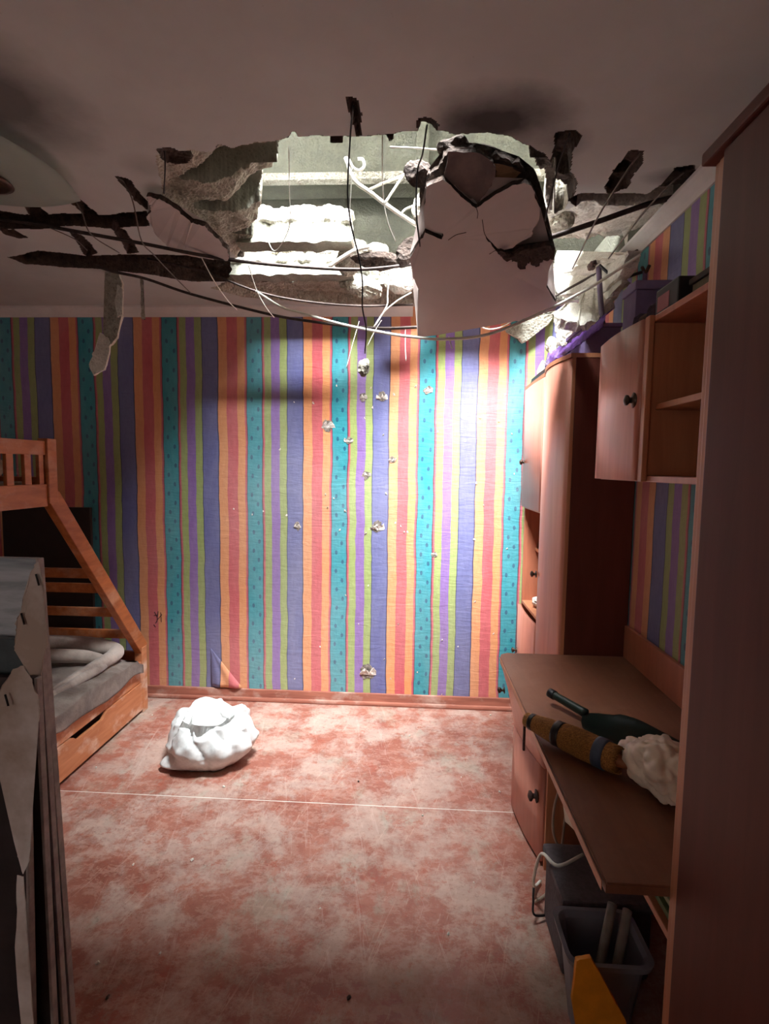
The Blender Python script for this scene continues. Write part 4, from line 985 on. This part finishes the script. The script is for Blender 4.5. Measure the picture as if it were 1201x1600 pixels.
# ================================================================ BUNK BED along the left wall
BX = -1.70; BI = -2.72
bed = thing('bunk_bed', 'pine bunk bed with slanting ladder end and bottom drawer against the left wall', 'bed', (-2.2, 2.2, 0))
PW = M['bed_wood']; PD = M['bed_dusty']
for x in (BX-.025, BI):
    beam('upper_post', (x, 2.40, 1.395), (x, 2.40, 1.70), .05, .06, PW, bed, (0, 1, 0))
    beam('slanting_rail', (x, 2.405, 1.43), (x, 3.205, .40), .045, .085, PW, bed, (0, 1, 0))
    beam('foot_post', (x, 3.19, .0), (x, 3.19, .425), .05, .06, PD, bed, (0, 1, 0))
    beam('head_post', (x, 1.02, .0), (x, 1.02, 1.75), .05, .06, PW, bed, (0, 1, 0))
    beam('guard_rail', (x, 1.06, 1.655), (x, 2.37, 1.655), .026, .065, PW, bed)
    beam('upper_side_rail', (x, 1.06, 1.435), (x, 2.37, 1.435), .03, .105, PW, bed)
for i in range(12):
    beam('guard_slat', (BX-.025, 2.26-.105*i, 1.48), (BX-.025, 2.26-.105*i, 1.63), .018, .04, PW, bed, (0, 1, 0), .003)
beam('guard_slat', (BX-.025, 2.345, 1.48), (BX-.025, 2.345, 1.63), .018, .03, PW, bed, (0, 1, 0), .003)
for (z_, t_) in ((.99, 0), (.89, 0), (.715, 0), (.54, 0)):
    y_ = 2.405+(1.43-z_)/(1.03)*.80-.02
    beam('ladder_rung', (BI+.03, y_, z_), (BX-.05, y_, z_), .026, .052, PW, bed)
for z_, h_ in ((1.47, .1), (1.655, .06)): beam('end_rail', (BI+.03, 2.40, z_), (BX-.05, 2.40, z_), .026, h_, PW, bed)
beam('end_rail', (BI+.03, 3.19, .33), (BX-.05, 3.19, .33), .03, .12, PW, bed)
beam('end_rail', (BI+.03, 1.02, .40), (BX-.05, 1.02, .40), .03, .3, PW, bed)
beam('lower_side_rail', (BX-.02, 1.05, .27), (BX-.02, 3.16, .27), .026, .13, PD, bed)
beam('wall_side_rail', (BI, 1.05, .27), (BI, 3.16, .27), .026, .13, PD, bed)
for i in range(9): beam('bed_slat', (BI+.02, 1.2+.235*i, .225), (BX-.04, 1.2+.235*i, .225), .08, .018, PW, bed)
box('upper_base', BI+.03, BX-.045, 1.06, 2.37, 1.385, 1.40, M['lam_in'], bed)
tag(box('dark_board', BI+.02, -2.10, 3.30, 3.325, .0, 1.30, simple('dark_brown_board', S(38, 24, 20), .6, .15), None, .004), 'dark brown board standing between the bunk bed end and the wallpaper', 'board')
# drawer front with its finger notch
dz0, dz1 = .025, .20
def drawer(y0, y1, notch):
    nc, nw, nd = notch; n = 120; bm = bmesh.new(); R_ = []
    for i in range(n+1):
        y_ = y0+(y1-y0)*i/n; t = min(1, max(0, (nw-abs(y_-nc))/(nw*.35))); zt = dz1-nd*(t*t*(3-2*t))
        R_.append([bm.verts.new(q_) for q_ in ((BX, y_, dz0), (BX, y_, zt), (BX-.02, y_, zt), (BX-.02, y_, dz0))])
    for A, B in zip(R_, R_[1:]):
        for i in range(4): j = (i+1) % 4; bm.faces.new((A[i], A[j], B[j], B[i]))
    bm.faces.new(R_[0][::-1]); bm.faces.new(R_[-1])
    o_ = finish(bm, 'drawer', PD, bed)
    box('drawer_side', BX-.62, BX-.021, y0+.02, y0+.032, dz0+.01, dz1-.05, M['lam_in'], o_, .001)
    box('drawer_side', BX-.62, BX-.021, y1-.032, y1-.02, dz0+.01, dz1-.05, M['lam_in'], o_, .001)
    return o_
drawer(1.10, 3.155, (2.62, .16, .035))
k = N('grey_brown_fleece_blanket'); p = k.pos()
k.col(k.mix(k.ramp(k.noise(5, 6, .6, p), [(.35, B1), (.65, W1)]), S(124, 108, 100), S(188, 174, 164))); k.set(Roughness=.95); k.b.inputs['Sheen Weight'].default_value = .3
k.bump(k.noise(14, 6, .65, p), .35, .02); bk = k.m
mt = box('mattress', BI+.03, BX-.04, 1.12, 3.05, .236, .37, simple('mattress_ticking', S(170, 160, 150), .9, .08), None, .03)
tag(mt, 'pale mattress under the grey blanket on the lower bunk', 'mattress')
bm = bmesh.new(); G = []
for i in range(81):
    u = i/80; y_ = 1.30+(3.12-1.30)*u; row = []
    for j in range(57):
        v = j/56; x_ = BX-.012-(.93)*max(0, (v-.18)/.82) if v > .18 else BX+.022
        over = .16*(1-v/.18) if v < .18 else 0
        round_ = .02*(1-min(1, (v-.18)/.06))**2 if v > .18 else .02
        z_ = .412-round_-over*(.72+.22*math.sin(y_*5.2)+.55*(.5-u))+.018*noise.noise(Vector((x_*5, y_*4, 0)))+.009*noise.noise(Vector((x_*14, y_*13, 2)))
        if u > .90: z_ -= .05*((u-.90)/.10)**2
        if v > .16 and y_ < 3.06: z_ = max(z_, .381)
        x_ += .010*noise.noise(Vector((y_*9, z_*9, 7)))+(.006 if v < .18 else 0)
        row.append(bm.verts.new((x_, y_, z_)))
    G.append(row)
for i in range(80):
    for j in range(56): bm.faces.new((G[i][j], G[i+1][j], G[i+1][j+1], G[i][j+1]))
bmesh.ops.solidify(bm, geom=bm.faces[:], thickness=-.006)
bl_ = thing('blanket', 'dusty grey brown fleece blanket spread over the lower bunk, rolled at the far end', 'blanket', (-2.1, 2.3, .39))
finish(bm, 'spread', bk, bl_, True)
for i, (y0, z0, r0) in enumerate(((3.0, .462, .055), (2.87, .445, .04))):
    tube('fold', [(BX-.95, y0-.10-.12*i, z0+.03), (BX-.6, y0-.04-.05*i, z0+.035), (BX-.25, y0, z0+.025), (BX-.09, y0+.005, z0+.0), (BX-.05, y0-.07, z0-.005), (BX-.06, y0-.20, z0-.012), (BX-.10, y0-.36, z0-.03), (BX-.16, y0-.50, .41)], lambda t, r=r0: r*(.9+.12*math.sin(t*9))*(1-max(0, t-.55)*1.7), bk, bl_, 16, 6)
# bedding on the upper bunk
um = tag(box('upper_mattress', BI+.04, BX-.055, 1.10, 2.34, 1.402, 1.50, simple('upper_ticking', S(150, 146, 130), .9, .1), None, .02), 'pale mattress behind the slats of the upper bunk', 'mattress')
for i, (y, c_) in enumerate(((1.97, S(120, 128, 108)), (2.19, S(196, 188, 168)))):
    tag(crumple('pillow', (BX-.22, y, 1.565), (.13, .10, .06), simple('pillow_cloth', c_, .9, .15, 5, .3), 60+i, None, .25, 4), ['greenish pillow behind the upper bunk slats', 'cream pillow behind the last slats of the upper bunk'][i], 'pillow')

# ================================================================ WHITE SACK on the floor
sk = thing('white_sack', 'white woven sack with a gaping mouth standing on the red floor', 'sack', (-1.06, 2.62, 0))
bm = bmesh.new(); NU, NV = 96, 44; G = []
cx, cy = -1.055, 2.66
for j in range(NV+1):
    v = j/NV; row = []
    for i in range(NU):
        a = 2*PI*i/NU
        if v < .62:      # outside, bottom to rim
            t = v/.62; r = .045+.172*math.sin(min(1, t*1.5+.28)*PI/2)**.9*(1-.60*max(0, t-.42)**1.35*1.2)
            z_ = .002+.245*t**.9
        else:            # turned in over the load
            t = (v-.62)/.38; r = (.12)*(1-t)**.8+.002; z_ = .247-.085*math.sin(min(1, t*1.6)*PI/2)+.02*t
        fold = (1-abs(math.sin(a*4.5+v*3+1.1*noise.noise(Vector((math.cos(a), math.sin(a), v*2))))))**3
        n_ = noise.noise(Vector((math.cos(a)*1.6+3, math.sin(a)*1.6, v*3)))
        n2 = noise.noise(Vector((math.cos(a)*5, math.sin(a)*5+2, v*9)))
        side = 1 if v < .62 else .35
        r *= 1+side*(.15*n_+.05*n2-.17*fold*(.4+v)+.05*abs(n2))
        zz = z_*(1+.12*math.cos(a-1.2)*v)+(.03*n_+.012*n2)*min(1, v*3)
        # lower left ear dragged out on the floor
        e = max(0, math.cos(a-3.75))**10*max(0, 1-abs(v-.06)/.16); r += .10*e
        sx = 1.12; row.append(bm.verts.new((cx+math.cos(a)*r*sx-.02*v, cy+math.sin(a)*r*.92-.0*v, max(.002, zz))))
    G.append(row)
for j in range(NV):
    for i in range(NU): k2 = (i+1) % NU; bm.faces.new((G[j][i], G[j][k2], G[j+1][k2], G[j+1][i]))
bm.faces.new(G[0][::-1]); bm.faces.new(G[NV])
finish(bm, 'sack_cloth', M['sack'], sk, True)
bm = bmesh.new(); rs = random.Random(8)
for r0, z0, ph in ((.135, .235, 0), (.10, .215, 1.5)):
    bm2 = []; n_ = 80
    for i in range(n_):
        a = 2*PI*i/n_; nz = noise.noise(Vector((math.cos(a)*1.7, math.sin(a)*1.7, ph+r0*40))); nz2 = noise.noise(Vector((math.cos(a)*4.5, math.sin(a)*4.5, ph))); rr = r0*(1+.22*nz+.08*nz2); lift = .016+.045*max(0, math.sin(a-.3))**1.5+.022*nz+.006*nz2
        bm2.append([bm.verts.new((cx-.02+math.cos(a)*rr*1.12, cy+math.sin(a)*rr*1.02, z0-.025)), bm.verts.new((cx-.015+math.cos(a)*(rr-.012)*1.08, cy+math.sin(a)*(rr-.012), z0+lift))])
    for i in range(n_): j = (i+1) % n_; bm.faces.new((bm2[i][0], bm2[j][0], bm2[j][1], bm2[i][1]))
bmesh.ops.solidify(bm, geom=bm.faces[:], thickness=.0025)
o = finish(bm, 'rolled_mouth', M['sack'], sk, True); o['label'] = 'crumpled rolled rim of the sack mouth'

# ================================================================ LEANING DOOR PANELS in front at the left
dust_m = N('dusty_blue_grey_sheet'); k = dust_m; p = k.pos()
k.col(k.mix(k.ramp(k.noise(3, 6, .6, k.scale(p, (1, 1, 7)), .6), [(.35, B1), (.6, W1)]), S(120, 134, 142), S(186, 196, 202))); k.set(Roughness=.4); dust_m = k.m
dark_m = simple('dark_core_board', S(52, 44, 44), .7, .2, 12); edge_m = simple('pale_worn_edge', S(176, 168, 164), .7, .15, 20, .1)
ven_m = simple('peeling_white_veneer', S(232, 228, 224), .7, .08, 4, .15, 0, S(176, 160, 146)); teal_m = simple('teal_grey_sheet', S(74, 88, 92), .45, .12)
def vpanel(name, top, bot, y, xl_, m, label, wd_=.02, zt=None):
    """upright sheet facing the camera: right edge runs from top to bot (places in the photograph, at depth y)"""
    a, b = aty(*top, y), aty(*bot, y); t_ = thing(name, label, 'panel', (a.x-.2, y, 0), 0, 'sheets leaning at the left')
    if zt is None: zt = a.z
    k_ = (a.x-b.x)/(a.z-b.z); xb0 = b.x+(0-b.z)*k_
    def quad(nm, x0t, x0b, x1t, x1b, y0, y1, m_):
        bm = bmesh.new(); v_ = [bm.verts.new(q_) for q_ in ((x0b, y0, .001), (x1b, y0, .001), (x1b, y1, .001), (x0b, y1, .001), (x0t, y0, zt), (x1t, y0, zt), (x1t, y1, zt), (x0t, y1, zt))]
        for f in ((0, 3, 2, 1), (4, 5, 6, 7), (0, 1, 5, 4), (1, 2, 6, 5), (2, 3, 7, 6), (3, 0, 4, 7)): bm.faces.new([v_[i] for i in f])
        bmesh.ops.bevel(bm, geom=bm.edges[:], offset=.0012, segments=1, affect='EDGES')
        return finish(bm, nm, m_, t_)
    quad('board', xl_, xl_, a.x-.008, xb0-.008, y, y+wd_, m)
    quad('edge_strip', a.x-.0078, xb0-.0078, a.x, xb0, y-.001, y+wd_, edge_m)
    return t_
vpanel('door_panel', (60, 873), (112, 1600), 1.24, -1.45, dust_m, 'tallest dusty blue grey panel at the left edge, rearmost of the leaning stack')
vpanel('door_panel', (63, 1000), (100, 1600), 1.205, -1.42, teal_m, 'teal grey panel second from the back of the leaning stack', .018)
vpanel('door_panel', (58, 1060), (84, 1600), 1.17, -1.40, dark_m, 'dark bare panel third in the leaning stack at the left', .018)
pv = vpanel('door_panel', (40, 1105), (50, 1600), 1.13, -1.38, dark_m, 'foremost dark panel with torn white veneer at the lower left', .018)
for lb, y_, pts, sd0 in (('upper torn piece of white veneer', 1.195, [(59, 878), (66, 915), (73, 985), (67, 1040), (62, 1088), (50, 1060), (38, 1038), (35, 1025), (22, 1016), (26, 990), (24, 975), (32, 960), (36, 935), (46, 905)], 1),
                     ('lower torn piece of white veneer', 1.10, [(37, 1040), (50, 1068), (60, 1100), (61, 1125), (54, 1140), (53, 1200), (50, 1300), (46, 1345), (36, 1366), (26, 1330), (12, 1260), (-6, 1180), (-20, 1120), (4, 1070), (20, 1046)], 2),
                     ('narrow strip of white veneer near the floor', 1.10, [(26, 1368), (36, 1370), (40, 1450), (52, 1600), (34, 1610), (24, 1480)], 3)):
    o = slab('torn_veneer', [aty(x, y, y_) for x, y in pts], .002, ven_m, pv, .004, 3, (0, 1, 0), None, 150+sd0); o['label'] = lb
sm = [(0, 876), (0, 872)]
for x, y in ((33, 958), (8, 1085), (56, 897)):
    tube('tear_mark', [aty(x, y, 1.09 if y > 1000 else 1.19), aty(x+5, y+18, 1.088 if y > 1000 else 1.188)], .0025, M['black'], pv, 6, 2)

# ================================================================ crumbs of plaster on the floor
rs = random.Random(17); n_c = 0
spots = [(208, 1352, 'plaster crumb on the red floor below and left of the sack'), (152, 1507, 'plaster crumb beside the leaning panels, halfway down the lower left floor'),
 (168, 1560, 'dark crumb near the bottom edge by the leaning panels'), (766, 1118, 'crumb against the skirting near the tall cupboard'), (770, 1180, 'crumb on the bright floor left of the desk front, near the wall'),
 (780, 1238, 'crumb beside the floor seam close to the desk cupboard'), (560, 1222, 'dark crumb just above the floor seam in the middle of the room'), (300, 1345, 'crumb on the floor straight below the sack past the seam'),
 (640, 1150, 'crumb on the bright floor patch in the middle, nearest the striped wall'), (720, 1215, 'crumb between the bright floor patch and the desk'), (200, 1130, 'crumb between the bed foot and the sack'),
 (150, 1200, 'crumb lying before the bed drawer'), (350, 1230, 'crumb just in front of the sack by the seam'), (238, 1118, 'crumb at the foot of the bed corner post'), (660, 1275, 'crumb right below the floor seam, right of centre'),
 (500, 1420, 'crumb alone in the middle of the near floor'), (700, 1460, 'crumb on the near floor left of the crate'), (250, 1490, 'crumb on the near floor right of the leaning panels'),
 (545, 1560, 'dark crumb at the bottom edge of the floor in the middle'), (740, 1380, 'crumb on the floor before the desk knee space')]
for i, (x, y, lb) in enumerate(spots):
    w_ = at(x, y, 2, 0); s_ = rs.uniform(.005, .0105)
    o = rock('plaster_crumb', (w_.x, w_.y, s_*.45), (s_, s_*.8, s_*.6), M['concrete_dark'] if 'dark' in lb else M['plaster'], None, 170+i, 1, rs.uniform(0, 3), .4)
    tag(o, lb, 'crumb', 'plaster crumbs on the floor')
